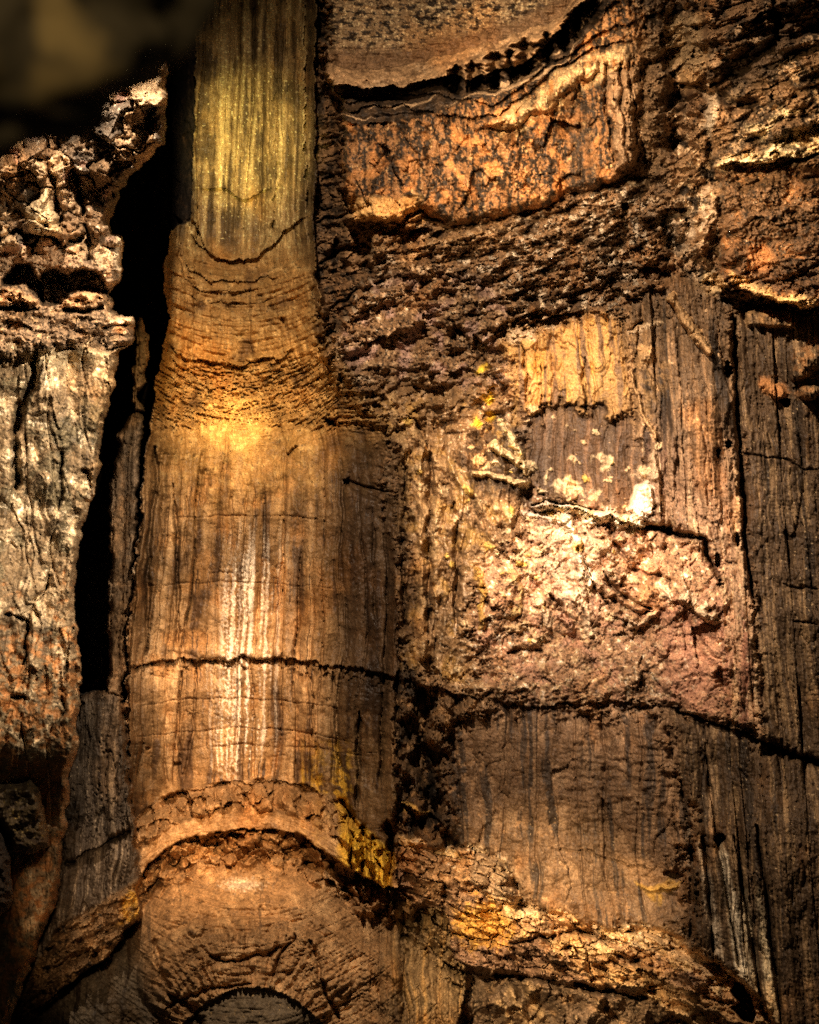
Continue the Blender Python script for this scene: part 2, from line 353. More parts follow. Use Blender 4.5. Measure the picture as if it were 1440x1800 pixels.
# ------------------------------------------------------------------ 6: shaded crevice right of the upper shaft
def d6(S, sd):
    u, v = U[S], V[S]
    t = v + .25 * (u - 560)
    g, _, _ = facets(u, v, 30, 9, -14, 141, .14, .1, .2)
    return 19.6 - 1.1 * ss(570, 640, u) + .25 * noise(t / 30, u / 90, 65) + g + .08 * n_sm[S]
def c6(S, sd): return pal(S, BR * .7, (DARK, n_sm[S], -.2, .3), (BR, n_mid[S], .1, .5))
zone(6, [(540, -900), (566, -900), (566, 120), (592, 170), (602, 235), (596, 290), (606, 350), (620, 392), (652, 410), (655, 480), (620, 540), (585, 600), (560, 640), (540, 600)], d6, c6)
crack([(625, 412), (652, 470), (650, 490)], 14, .5); crack([(590, 425), (600, 480)], 12, .7, power=4)
for q in ([(566, 250), (600, 235)], [(560, 320), (606, 300)], [(560, 390), (620, 372)], [(565, 460), (600, 440), (640, 430)], [(560, 560), (620, 520), (680, 490)]):
    crack(q, 4, .5)
# ------------------------------------------------------------------ 10: nodular flowstone right of the shaft
def d10(S, sd):
    u, v = U[S], V[S]
    vw = ss(700, 800, v)
    g, _, _ = facets(u, v, 26, 11, -12, 151, .05, .07, .1)
    k = ridged(US[S] / 34 + .5 * noise(v / 70, u / 70, 9), v / 190, 3, 152)
    nod = fbm(u / 10, v / 13, 3, 153, .7)
    return base(u) + .05 + (1 - vw) * (g * .4 + chisel(u, v, 38, 1.8, -12, 154, .20)) + vw * (-.28 * k + chisel(US[S], v, 22, .45, 0, 155, .08)) - .035 * nod + .12 * n_mid[S] + .014 * n_fine[S] - .9 * ss(900, 780, u) * 0
def c10(S, sd):
    u, v = U[S], V[S]
    k = ridged(US[S] / 34 + .5 * noise(v / 70, u / 70, 9), v / 190, 3, 152)
    a = pal(S, C(.21, .128, .060), (C(.34, .21, .07), n_mid[S] + k * .3, .1, .6), (TAN, n_sm[S] + k * .3, .3, .7), (DARK, -k + n_fine[S] * .8, -.05, .5), (CREAM, k + n_fine[S] * .9, .95, 1.3))
    b = pal(S, BR, (TAN, n_sm[S], .0, .4), (MAUVE, n_mid[S], .0, .4), (DARK, n_fine[S] - n_mid[S] * .3, .1, .5), (WHT, n_sm[S] + n_fine[S], .75, 1.05))
    return lerp(b, a, ss(640, 720, v))
zone(10, [(600, 600), (660, 520), (760, 500), (880, 520), (905, 600), (912, 730), (940, 870), (900, 960), (850, 1000), (830, 1100), (850, 1180), (855, 1228), (800, 1205), (700, 1182), (697, 1000), (694, 800), (672, 700), (640, 660)], d10, c10)
for q in ([(705, 735), (740, 780), (790, 830), (830, 860), (850, 900)], [(735, 800), (745, 900), (735, 1000), (745, 1150)], [(770, 840), (765, 950), (770, 1050)], [(690, 700), (712, 800), (718, 900)], [(860, 860), (880, 890), (895, 920)]):
    S = sl(q, 40); d, t = seg_dist(UW[S], VW[S], q); D[S] -= .22 * np.exp(-(d / 9) ** 2)
    put(S, np.exp(-(d / 8) ** 2) * ss(-.4, .2, n_sm[S]), np.broadcast_to(C(.50, .35, .18), PIG[S].shape), .7)
for q in ([(728, 740), (760, 800), (755, 880)], [(712, 820), (708, 950), (712, 1100)], [(752, 880), (756, 1000), (752, 1130)], [(800, 880), (805, 1000), (800, 1120)], [(790, 560), (815, 600), (828, 610)], [(835, 590), (850, 640), (900, 700)]):
    crack(q, 4, .3)
bump(795, 590, 30, 16, -.25, 20)
for q in [(640, 690, 10, 4, 50), (612, 700, 12, 5, 60), (648, 672, 12, 5, 70), (664, 700, 9, 5, 60), (601, 722, 14, 6, 55), (680, 690, 10, 5, 70)]:
    bump(q[0], q[1], q[2], q[3], .14, q[4])
for q in [(860, 702, 15, 12), (866, 735, 10, 8), (846, 648, 9, 7), (838, 745, 9, 12)]:
    patch([(q[0] - q[2], q[1]), (q[0], q[1] - q[3]), (q[0] + q[2], q[1]), (q[0], q[1] + q[3])], C(.80, .56, .05), .95, 4, thick=.06)
# dark debris pocket with pale sticks of rock
patch([(830, 760), (880, 730), (925, 760), (935, 860), (1130, 905), (1100, 915), (940, 890), (880, 868), (830, 850), (800, 810)], DARK * 1.5, .85, 10, nz=(n_sm, -.6, .0))
for (q, wd, h) in [([(868, 783), (895, 800), (930, 828)], 7, .35), ([(830, 830), (870, 840), (925, 850)], 5, .25), ([(880, 745), (905, 780), (918, 810)], 6, .2), ([(958, 745), (966, 800), (975, 840)], 8, .2)]:
    S = sl(q, 30); d, t = seg_dist(UW[S], VW[S], q); D[S] -= h * np.sqrt(np.clip(1 - (d / wd) ** 2, 0, 1)); put(S, (d < wd + 1).astype(np.float32), np.broadcast_to(C(.60, .48, .27), PIG[S].shape), .85)
# ------------------------------------------------------------------ 11: golden slab and the dark fluted panel under it
def d11(S, sd):
    u, v = U[S], V[S]
    a, idx, e = stripes(US[S] + 6 * n_mid[S], 40, 161, .07, .16, .10, .06)
    low = ss(716, 728, VW[S] - .02 * (u - 900) + 34 * n_mid[S] + 16 * n_sm[S])
    b, _, _ = stripes(US[S] + 7 * n_mid[S], 22, 162, .03, .08, .035, .1)
    return base(u) - .12 + (1 - low) * (a * .7 - .10 + .16 * terr(fbm(u / 50, v / 60, 3, 165), 3, .15)) + low * (b + .12) + .05 * n_mid[S] + .02 * n_sm[S] + .010 * n_fine[S]
def c11(S, sd):
    v = V[S]; low = ss(712, 726, VW[S] - .02 * (U[S] - 900) + 34 * n_mid[S] + 16 * n_sm[S])
    g = pal(S, C(.47, .275, .095), (C(.52, .29, .07), n_mid[S], .1, .5), (BR, st_b[S] + .5 * n_mid[S], .05, .45), (CREAM * C(.9, .75, .5), n_sm[S], .4, .8), (DBR, n_fine[S] + n_mid[S] * .5, .5, .8))
    k = pal(S, C(.085, .052, .030), (C(.17, .10, .055), st_b[S], .0, .4), (C(.13, .09, .06), st_a[S], .1, .5), (TAN, n_sm[S] + n_fine[S] * .8, .85, 1.1))
    return lerp(g, k, low)
zone(11, [(884, 606), (900, 586), (955, 578), (1000, 566), (1060, 552), (1096, 566), (1112, 640), (1120, 740), (1140, 860), (1130, 905), (1000, 885), (938, 862), (930, 790), (918, 720)], d11, c11)
for q in ([(950, 640), (955, 735)], [(1025, 625), (1028, 722)], [(920, 610), (930, 730)]): crack(q, 2.2, .2)
patch([(895, 585), (945, 578), (948, 596), (905, 606)], CREAM, .7, 5, thick=.1)
for q in [(925, 815, 16, 7), (1000, 850, 22, 9), (965, 835, 9, 10), (1063, 808, 11, 12), (1002, 815, 8, 10), (1010, 862, 20, 6), (955, 868, 16, 7), (1050, 868, 12, 8), (862, 822, 18, 5)]:
    patch([(q[0] - q[2], q[1]), (q[0], q[1] - q[3]), (q[0] + q[2], q[1]), (q[0], q[1] + q[3])], C(.68, .55, .33), .9, 4, thick=.10, warp=2.2)
# ------------------------------------------------------------------ 13: right-hand tall slabs
def d13(S, sd):
    u, v = U[S], V[S]
    x = U[S] - (V[S] - 900) * .055
    a, idx, e = stripes(x + 5 * noise(v / 120, u / 400, 77), 30, 171, .12, .24, .07, .04)
    a = a * (.3 + .9 * ss(-.3, .3, noise(x / 50, v / 140, 175)))
    b, _, _ = stripes(x + 9 * n_mid[S], 11, 172, .015, .05, .02, .12)
    blk = .06 * noise(x / 20, v / 60, 173)
    return base(u) - .15 + chisel(x, v, 40, .35, 0, 174, .12) + a * .8 + b + blk + .08 * n_mid[S] + .025 * n_sm[S] + .012 * n_fine[S]
def c13(S, sd):
    u, v = U[S], V[S]
    up = pal(S, C(.12, .078, .045), (C(.24, .15, .08), st_b[S] + n_mid[S] * .5, .0, .45), (DARK, st_a[S], .1, .45), (TAN, n_sm[S] + n_mid[S] * .5 + n_fine[S] * .3, .55, .8))
    lo = pal(S, C(.30, .19, .115), (TAN, st_b[S], .0, .35), (C(.20, .10, .065), st_a[S], .05, .4), (CREAM, st_b[S] + n_sm[S] * .6, .45, .75), (DBR, n_fine[S] - st_b[S] * .5, .35, .6))
    return lerp(up, lo, ss(720, 930, v + 60 * n_big[S]))
P13 = [(1090, 560), (1130, 520), (1165, 500), (1190, 480), (1262, 518), (1290, 540), (1296, 700), (1310, 900), (1325, 1050), (1338, 1180), (1344, 1292), (1270, 1272), (1165, 1240), (1160, 1150), (1150, 1000), (1145, 910), (1138, 860), (1118, 740), (1100, 640)]
zone(13, P13, d13, c13, edge=.15, ew=8)
S = sl(P13, 60); x_ = U[S] - (V[S] - 900) * .055
_, ix13, _ = stripes(x_ + 5 * noise(V[S] / 120, U[S] / 400, 77), 30, 171, .12, .22, .16, .05)
mark(S, Z[S] == 13, 'rock_slab', ix13 + 5000)
# inclined pale fin, hollows and blocks
for (q, wd, h) in [([(1180, 522), (1205, 560), (1245, 618)], 9, .35), ([(1105, 650), (1120, 700), (1150, 770)], 4, .2)]:
    S = sl(q, 30); d, t = seg_dist(UW[S], VW[S], q); D[S] -= h * np.sqrt(np.clip(1 - (d / wd) ** 2, 0, 1)); put(S, (d < wd + 1).astype(np.float32), np.broadcast_to(C(.46, .30, .15), PIG[S].shape), .8)
patch([(1118, 610), (1145, 600), (1150, 640), (1125, 645)], C(.42, .28, .14), .8, 4, thick=.1)
patch([(1105, 900), (1118, 855), (1135, 845), (1152, 860), (1150, 905), (1125, 915)], C(.78, .66, .52), .9, 3, thick=.3, warp=.6)
patch([(1120, 838), (1145, 790), (1160, 795), (1158, 850), (1140, 850)], C(.46, .34, .22), .8, 5, thick=.15)
for q in ([(1135, 565), (1100, 580)], ):
    crack(q, 3, .2)
patch([(1095, 580), (1160, 565), (1160, 572), (1098, 588)], CREAM * .8, .8, 3, thick=.12)
# ------------------------------------------------------------------ 12: broken pinkish face in the middle right
def d12(S, sd):
    u, v = U[S], V[S]
    g, cid, e = facets(u, v, 46, 54, 28, 181, .12, .20, .16, .05, .4)
    g2, _, _ = facets(u, v, 15, 13, 35, 182, .05, .07, .06, .08)
    lw = ss(1080, 1200, v)
    q = fbm((u + v * .45) / 60, (v - u * .3) / 95, 4, 185, .55); am = ss(-.3, .3, noise(u / 70, v / 60, 186))
    te = terr(q, 5, .18) * .9 + terr(fbm(u / 26, v / 34, 3, 188), 4, .2) * .22
    return base(u) - .15 + .25 * te * (1 - .5 * lw) + chisel(u, v, 54, .8, 30, 189, .17) * (1 - .45 * lw) + g2 * (.5 - .4 * am) + .09 * n_mid[S] + .015 * n_sm[S] + .008 * n_fine[S]
def c12(S, sd):
    u, v = U[S], V[S]
    return (1 - .38 * ss(1090, 1200, v + 60 * n_mid[S]))[..., None] * pal(S, C(.32, .19, .105), (C(.42, .24, .15), n_mid[S], .0, .4), (C(.50, .36, .20), n_sm[S], .1, .4), (WHT, n_sm[S] + n_fine[S] * .7 + .3 * n_big[S], .42, .75), (DBR, n_fine[S] * .9 - n_sm[S] * .5 - n_mid[S] * .3, .22, .5))
P12 = [(855, 1000), (900, 950), (930, 885), (1000, 892), (1060, 905), (1135, 922), (1240, 945), (1246, 975), (1268, 1020), (1272, 1080), (1275, 1200), (1290, 1280), (1165, 1242), (1090, 1236), (980, 1238), (860, 1226), (835, 1180), (828, 1090)]
zone(12, P12, d12, c12)
S = sl(P12, 60); _, c12id, _ = facets(U[S], V[S], 46, 54, 28, 181, .12, .20, .16, .05, .4)
mark(S, Z[S] == 12, 'rock_block', c12id)
patch([(925, 880), (1000, 886), (1070, 900), (1140, 918), (1142, 932), (1060, 925), (990, 910), (940, 900)], WHT, .85, 5, thick=.22)
patch([(960, 900), (1040, 920), (1060, 1010), (1040, 1080), (990, 1060), (950, 1000), (940, 940)], C(.66, .52, .38), .6, 26, nz=(n_sm, -.5, .2))
crack([(930, 884), (960, 882), (1000, 887), (1060, 898)], 3, .4)
crack([(1138, 926), (1160, 932), (1180, 936), (1205, 942), (1240, 946), (1242, 975), (1256, 1000), (1264, 1016)], 5, .8, warp=.35)
crack([(1130, 930), (1180, 928)], 6, .5, warp=.6)
crack([(1060, 1050), (1090, 1060), (1120, 1080), (1148, 1075)], 3, .3); crack([(1080, 950), (1110, 1000), (1150, 1010), (1180, 1020)], 3, .25)
patch([(1150, 1075), (1200, 1040), (1262, 1060), (1275, 1180), (1262, 1262), (1185, 1240), (1160, 1160)], C(.30, .15, .10), .55, 16)
patch([(1155, 1030), (1172, 1030), (1190, 1065), (1182, 1070)], CREAM, .9, 3, thick=.15, warp=.6)
lip([(920, 886), (1000, 893), (1060, 907), (1140, 926)], .28, 10, .1, 30)
for (q, wd, h, col) in [([(995, 915), (1012, 950), (1022, 985), (1040, 1030)], 8, .22, WHT), ([(925, 900), (980, 915), (1005, 930)], 6, .14, WHT), ([(930, 1035), (950, 1060), (965, 1095)], 7, .16, CREAM), ([(1018, 1000), (1028, 1060), (1040, 1110)], 7, .16, CREAM),
                        ([(900, 1010), (915, 1040), (905, 1080)], 7, .14, C(.5, .36, .15)), ([(985, 1080), (1000, 1100), (1004, 1115)], 8, .14, PINK), ([(1150, 1080), (1120, 1100), (1105, 1100)], 5, .15, CREAM), ([(895, 1110), (930, 1100), (960, 1125)], 6, .12, C(.5, .36, .2)),
                        ([(840, 1000), (850, 1040), (846, 1100)], 6, .14, OCH * .8), ([(1200, 1050), (1230, 1065), (1255, 1090)], 10, .2, CREAM), ([(1060, 960), (1080, 985), (1072, 1000)], 7, .14, CREAM)]:
    S = sl(q, 34); d, t = seg_dist(UW[S], VW[S], q); k_ = wd * (.6 + .5 * noise(t * 6, t * 0 + q[0][0], 7) + .4); D[S] -= h * np.sqrt(np.clip(1 - (d / k_) ** 2, 0, 1)); put(S, (1 - ss(k_ - 2, k_ + 3, d)) * ss(-.5, .0, n_sm[S] + n_fine[S] * .4), np.broadcast_to(col, PIG[S].shape), .8)
crack([(1060, 1005), (1085, 1040), (1120, 1062), (1150, 1070)], 3, .3, warp=.6); crack([(965, 1050), (985, 1062), (1000, 1100)], 3.5, .3); crack([(895, 1150), (920, 1140), (950, 1146)], 4, .25); crack([(1020, 960), (1030, 1000), (1050, 1040), (1065, 1060)], 3, .3)
crack([(1262, 1175), (1268, 1215)], 5, .4); crack([(1296, 938), (1297, 958)], 4, .6, warp=.2)
# ------------------------------------------------------------------ 14: dark fluted wall, far right
def d14(S, sd):
    u, v = U[S], V[S]
    x = u - (v - 900) * .075
    a, idx, e = stripes(x + 4 * noise(v / 200, u / 300, 78), 34, 191, .09, .22, .10, .03)
    a = a * (.25 + .9 * ss(-.3, .3, noise(x / 60, v / 200, 195)))
    b, _, _ = stripes(x + 7 * n_mid[S], 10, 192, .012, .045, .02, .14)
    low = ss(1330, 1500, v)
    return base(u) - .05 + chisel(x, v, 36, .22, 0, 194, .06) + a + b + .07 * n_mid[S] + .02 * n_sm[S] + .012 * n_fine[S] - .5 * low
def c14(S, sd):
    u, v = U[S], V[S]
    return pal(S, C(.065, .042, .024), (C(.18, .12, .065), st_b[S] + .4 * n_mid[S], .05, .4), (DARK, st_a[S], .15, .5), (C(.32, .24, .14), n_fine[S] + .4 * st_b[S], .55, .75))
P14 = [(1290, 540), (1450, 552), (2600, 560), (2600, 2600), (1362, 2600), (1362, 1810), (1335, 1765), (1290, 1718), (1215, 1670), (1205, 1640), (1205, 1560), (1220, 1480), (1195, 1380), (1180, 1300), (1165, 1243), (1270, 1275), (1342, 1296), (1338, 1180), (1325, 1050), (1310, 900), (1296, 700)]
zone(14, P14, d14, c14, edge=.15, ew=8)
S = sl([(1150, 540), (1450, 1810)], 0); x_ = U[S] - (V[S] - 900) * .075
_, i14, _ = stripes(x_ + 4 * noise(V[S] / 200, U[S] / 300, 78), 34, 191, .09, .20, .2, .04)
mark(S, Z[S] == 14, 'rock_column', i14 + 5000 + 1000 * (VW[S] > 1290))
crack([(1292, 560), (1296, 700), (1304, 830), (1312, 960), (1325, 1060)], 4, .6, warp=.5)
for (q, c_, a_) in [([(1222, 1480), (1238, 1480), (1275, 1690), (1258, 1680)], LGREY, .75), ([(1262, 1470), (1276, 1500), (1325, 1750), (1298, 1730)], C(.74, .66, .50), .9), ([(1240, 1300), (1262, 1380), (1262, 1470), (1245, 1460)], TAN, .55), ([(1330, 1560), (1342, 1600), (1375, 1800), (1350, 1800)], C(.55, .46, .30), .8), ([(1298, 1560), (1312, 1560), (1345, 1800), (1322, 1800)], C(.50, .42, .28), .6)]:
    patch(q, c_, a_, 5, warp=.6, nz=(st_c, -.5, .1))  # lamp light on the columns painted in as paler streaks
for q in ([(1197, 1370), (1215, 1500), (1215, 1650)], [(1240, 1330), (1262, 1480), (1300, 1700)], [(1290, 1470), (1330, 1700), (1345, 1800)], [(1330, 1450), (1375, 1800)], [(1236, 1470), (1250, 1600), (1255, 1690)]):
    crack(q, 3.2, .35, warp=.4)
# rim where upper slabs end over the lower wall: dark line falling to the right
lip([(1165, 1243), (1230, 1258), (1290, 1284), (1342, 1298), (1380, 1322), (1440, 1342), (1500, 1350)], .1, 18, .2, 12)
crack([(1340, 1300), (1372, 1316), (1400, 1330), (1460, 1345)], 7, .6); bump(1350, 1320, 16, 14, -.5)
bump(1262, 1476, 9, 10, -.8)
# odd rocks at the right margin
patch([(1335, 660), (1352, 668), (1375, 670), (1390, 690), (1370, 712), (1350, 700)], ORG, .8, 5, thick=.2); bump(1380, 706, 9, 7, -.7)
for q in [(1405, 655, 22, 14), (1425, 690, 22, 12), (1430, 630, 24, 20)]: bump(q[0], q[1], q[2], q[3], .4, -30)
patch([(1395, 620), (1450, 580), (1470, 740), (1430, 738), (1400, 690)], C(.36, .19, .08), .65, 8, nz=(n_sm, -.3, .2))
patch([(1308, 543), (1345, 545), (1400, 560), (1404, 580), (1312, 575)], C(.42, .27, .13), .55, 4, thick=.25, warp=.4, nz=(n_sm, -.4, .3))
for q in ([(1300, 792), (1330, 800), (1370, 806), (1440, 828)], [(1395, 1095), (1440, 1098)], [(1375, 1030), (1440, 1038)]): crack(q, 1.8, .15)
for q in ((1281, 781, 5, 6), (1263, 797, 3, 8), (1280, 650, 5, 14), (1266, 1023, 5, 6), (1262, 985, 5, 12)): 
    crack([(q[0], q[1] - q[3]), (q[0], q[1] + q[3])], q[2], .8, warp=.2, power=6)
# ------------------------------------------------------------------ 15: smooth lower panel
def d15(S, sd):
    u, v = U[S], V[S]
    a, _, _ = stripes(US[S] + 8 * noise(v / 160, u / 200, 79), 60, 201, .05, .12, .07, .035)
    cup = noise(u / 22, v / 9, 203) * .04 * ss(1280, 1330, v) * (1 - ss(1420, 1480, v)) * ss(950, 1020, u)
    return base(u) + .0 + chisel(US[S], v, 60, .5, 0, 204, .05) + a + cup + .06 * n_mid[S] + .02 * n_sm[S] + .012 * n_fine[S] - .25 * ss(1560, 1650, v)
def c15(S, sd):
    u, v = U[S], V[S]
    return pal(S, C(.16, .098, .055), (C(.24, .155, .090), n_mid[S] + .4 * n_sm[S], .0, .5), (C(.060, .042, .030), st_a[S] + .5 * st_b[S] + .3 * n_mid[S], .08, .4), (C(.28, .17, .09), n_sm[S] + n_big[S] * .5, .4, .7), (DARK, n_fine[S] + .5 * st_b[S], .5, .9), (C(.35, .25, .15), n_fine[S], .55, .8))
P15 = [(782, 1300), (800, 1268), (855, 1236), (980, 1246), (1090, 1244), (1165, 1248), (1182, 1300), (1197, 1380), (1215, 1460), (1198, 1510), (1203, 1560), (1206, 1660), (1140, 1640), (1060, 1640), (1000, 1618), (915, 1588), (912, 1562), (884, 1512), (840, 1500), (792, 1490), (776, 1400)]
zone(15, P15, d15, c15)
lip([(855, 1228), (920, 1240), (980, 1238), (1090, 1234), (1165, 1242)], .10, 12, .10, 12)
lip([(960, 1487), (1040, 1496), (1100, 1515), (1150, 1530)], .02, 6, .10, 10)
patch([(1118, 1545), (1150, 1556), (1200, 1548), (1200, 1562), (1160, 1568), (1128, 1560)], C(.48, .30, .08), .9, 4, thick=.12)
patch([(1130, 1565), (1150, 1565), (1150, 1590), (1138, 1585)], OCH * .8, .7, 5); patch([(1155, 1570), (1166, 1570), (1166, 1595), (1156, 1590)], OCH * .8, .7, 4)
bump(1185, 1540, 20, 8, -.25)
patch([(1080, 1500), (1160, 1520), (1170, 1550), (1100, 1540)], C(.40, .24, .12), .5, 10)
# ------------------------------------------------------------------ 17: dark rock under the ledge, and the buttress between shaft and panel
def d17(S, sd):
    u, v = U[S], V[S]
    g, _, _ = facets(u, v, 40, 50, 40, 211, .10, .16, .15)
    return base(u) + .15 + chisel(u, v, 44, .8, 50, 214, .34) + .3 * terr(fbm((u - v * .5) / 40, (v) / 44, 2, 213, .4), 4, .2) + .12 * n_mid[S] + .02 * n_sm[S] + .008 * n_fine[S]
def c17(S, sd): return pal(S, C(.12, .08, .05), (C(.24, .15, .08), n_mid[S], .1, .4), (DARK, n_sm[S], .1, .5), (TAN, n_sm[S] + n_fine[S] * .5, .45, .8))
zone(17, [(805, 1690), (820, 1698), (890, 1712), (1000, 1727), (1060, 1742), (1130, 1752), (1190, 1782), (1235, 1815), (1400, 2600), (780, 2600), (800, 1800)], d17, c17)
for q in ([(925, 1730), (950, 1790)], [(900, 1745), (930, 1800)], [(880, 1760), (900, 1800)]):
    S = sl(q, 30); d, t = seg_dist(UW[S], VW[S], q); D[S] -= .2 * np.exp(-(d / 8) ** 2); put(S, np.exp(-(d / 8) ** 2), np.broadcast_to(C(.40, .27, .14), PIG[S].shape), .7)
def d21(S, sd):
    u, v = U[S], V[S]
    a, _, _ = stripes(US[S] + 6 * n_mid[S], 22, 221, .08, .15, .15, .07)
    return base(u) + .1 + chisel(u, v, 34, .5, 0, 224, .22) + a * .6 + .4 * terr(fbm(u / 26, v / 70, 2, 223, .4), 4, .2) + .25 * n_mid[S] + .08 * n_sm[S] + .013 * n_fine[S]
def c21(S, sd): return pal(S, C(.11, .068, .036), (C(.22, .13, .06), n_sm[S], .0, .4), (DARK, n_mid[S] + .4 * st_b[S], .1, .4), (TAN, n_sm[S] + n_fine[S] * .6, .6, .9))
zone(21, [(696, 1170), (760, 1190), (855, 1230), (802, 1268), (784, 1305), (776, 1400), (780, 1440), (800, 1500), (790, 1590), (800, 1690), (700, 1640), (690, 1480), (694, 1300)], d21, c21)
crack([(745, 1210), (735, 1290), (748, 1360), (765, 1440)], 14, .8); crack([(700, 1180), (692, 1300), (688, 1400)], 7, .5); crack([(702, 1400), (704, 1500)], 5, .5)
lip([(690, 1405), (725, 1425), (760, 1432), (790, 1460)], .3, 7, .2, 20); patch([(690, 1402), (725, 1422), (760, 1428), (760, 1436), (722, 1432)], C(.58, .38, .12), .9, 3)
crack([(765, 1455), (790, 1480), (825, 1496)], 9, .8, warp=.6)
# ------------------------------------------------------------------ 16: the broken diagonal ledge
XL = [(700, 1470), (780, 1490), (880, 1512), (912, 1566), (960, 1598), (1060, 1632), (1140, 1628), (1200, 1650), (1290, 1716), (1340, 1770), (1370, 1810)]
def r16(S):
    u, v = U[S], V[S]
    return facets(u + 3 * n_sm[S], v, 36, 19, 18, 231, .16, .34, .34, .04, .25)
def d16(S, sd):
    u, v = U[S], V[S]; t = V[S] - curve(u, XL)
    g, cid, e = r16(S); g2, _, _ = facets(u, v, 10, 6, 22, 232, .03, .06, .05, .09)
    sm = ss(1080, 1200, u)
    return base(u) + .1 * ss(760, 820, u) - .60 * ss(0, 60, t) + .45 * ss(75, 130, t) + g * .8 * (1 - .7 * sm) + chisel(u, v, 40, 1.7, 22, 237, .18) * (1 - .5 * sm) + g2 * .3 + .30 * terr(fbm((u + v * .2) / 42, (v - u * .42) / 20, 3, 236), 4, .15) + .10 * n_mid[S] + .015 * n_sm[S] + .008 * n_fine[S]
def c16(S, sd):
    u, v = U[S], V[S]; t = V[S] - curve(u, XL); g, cid, e = r16(S)
    r = h01(cid, cid * 0, 99)
    c = pal(S, C(.38, .22, .105), (C(.64, .46, .24), r + n_sm[S] * .3 - t * .006, .25, .7), (C(.23, .14, .09), n_mid[S] + t * .008, .4, .9), (WHT, n_sm[S] - t * .01 + n_fine[S] * .3, .1, .6), (DBR, n_fine[S] - .6 * n_sm[S], .3, .6))
    c = lerp(c, np.broadcast_to(C(.62, .36, .08), c.shape), ss(.1, .6, 1 - np.sqrt(((u - 850) / 80) ** 2 + ((v - 1625) / 62) ** 2) + n_sm[S] * .5) * .8)
    return c
P16 = [(700, 1468), (740, 1478), (785, 1492), (835, 1486), (882, 1512), (912, 1566), (915, 1588), (960, 1598), (1010, 1612), (1060, 1634), (1140, 1628), (1200, 1650), (1215, 1670), (1290, 1716), (1340, 1770), (1370, 1815), (1235, 1815), (1190, 1782), (1130, 1752), (1060, 1742), (1000, 1727), (890, 1712), (820, 1698), (800, 1680), (780, 1600), (730, 1590), (702, 1570)]
zone(16, P16, d16, c16)
patch([(880, 1515), (915, 1580), (960, 1602), (1050, 1638), (1140, 1636), (1190, 1660), (1150, 1672), (1060, 1662), (960, 1640), (900, 1620), (860, 1580)], C(.66, .52, .34), .6, 10, nz=(n_sm, -.5, .1))  # light along the ledge's upper edge painted in as cream
S = sl(P16, 60); _, i16, _ = r16(S); mark(S, Z[S] == 16, 'stone', i16)
patch([(835, 1490), (880, 1512), (910, 1560), (905, 1580), (850, 1575), (820, 1550), (828, 1515)], C(.25, .175, .11), .85, 5, thick=.3, warp=.7)
patch([(700, 1480), (780, 1500), (820, 1560), (790, 1620), (720, 1590)], C(.20, .12, .065), .6, 12)
patch([(1130, 1632), (1160, 1630), (1200, 1650), (1260, 1700), (1320, 1755), (1290, 1745), (1200, 1690), (1150, 1660)], C(.55, .38, .21), .8, 7)
patch([(960, 1700), (1100, 1690), (1280, 1770), (1340, 1800), (1230, 1800), (1100, 1730)], C(.36, .23, .10), .55, 16)
S_ = [(1290, 1722), (1305, 1728), (1332, 1780), (1325, 1800), (1300, 1792), (1282, 1770), (1300, 1762), (1285, 1745)]
Sx, sdx = poly(S_, 20, .5); D[Sx] += 1.6 * ss(-1, 5, sdx)
for (q, wd, dp) in [([(972, 1642), (1010, 1638), (1040, 1640), (1085, 1660)], 5, .5), ([(795, 1640), (840, 1655), (880, 1640)], 3, .3), ([(1085, 1680), (1110, 1690), (1150, 1700)], 4, .35), ([(1010, 1728), (1050, 1740), (1100, 1748), (1135, 1755)], 6, .6), ([(870, 1714), (930, 1720), (975, 1722)], 4, .4), ([(900, 1660), (940, 1650), (970, 1645)], 3, .3), ([(985, 1670), (1010, 1668), (1030, 1680)], 3, .3), ([(782, 1555), (784, 1580)], 6, .6)]:
    crack(q, wd, dp)
q = [(1075, 1722), (1150, 1752), (1215, 1795), (1240, 1815)]
S = sl(q, 30); d, t = seg_dist(UW[S], VW[S], q); D[S] -= .25 * np.exp(-(d / 6) ** 2); put(S, np.exp(-(d / 6) ** 2), np.broadcast_to(C(.55, .38, .19), PIG[S].shape), .7)
# ------------------------------------------------------------------ 3: the black cleft
zone(3, [(255, -900), (360, -900), (360, 0), (356, 250), (352, 292), (345, 395), (298, 402), (286, 470), (296, 560), (286, 602), (272, 680), (263, 760), (247, 900), (236, 1000), (226, 1100), (220, 1232), (90, 1300), (90, 1000), (140, 600), (170, 480), (170, 300), (255, 100)],
     lambda S, sd: 21.5 + 1.2 * ss(340, 290, U[S]) + chisel(U[S], V[S], 50, .5, 0, 401, .3), lambda S, sd: pal(S, DARK * .7, (DBR * .6, n_sm[S], 0, .5)), 0)  # shade inside the cleft is also put into the dark colour
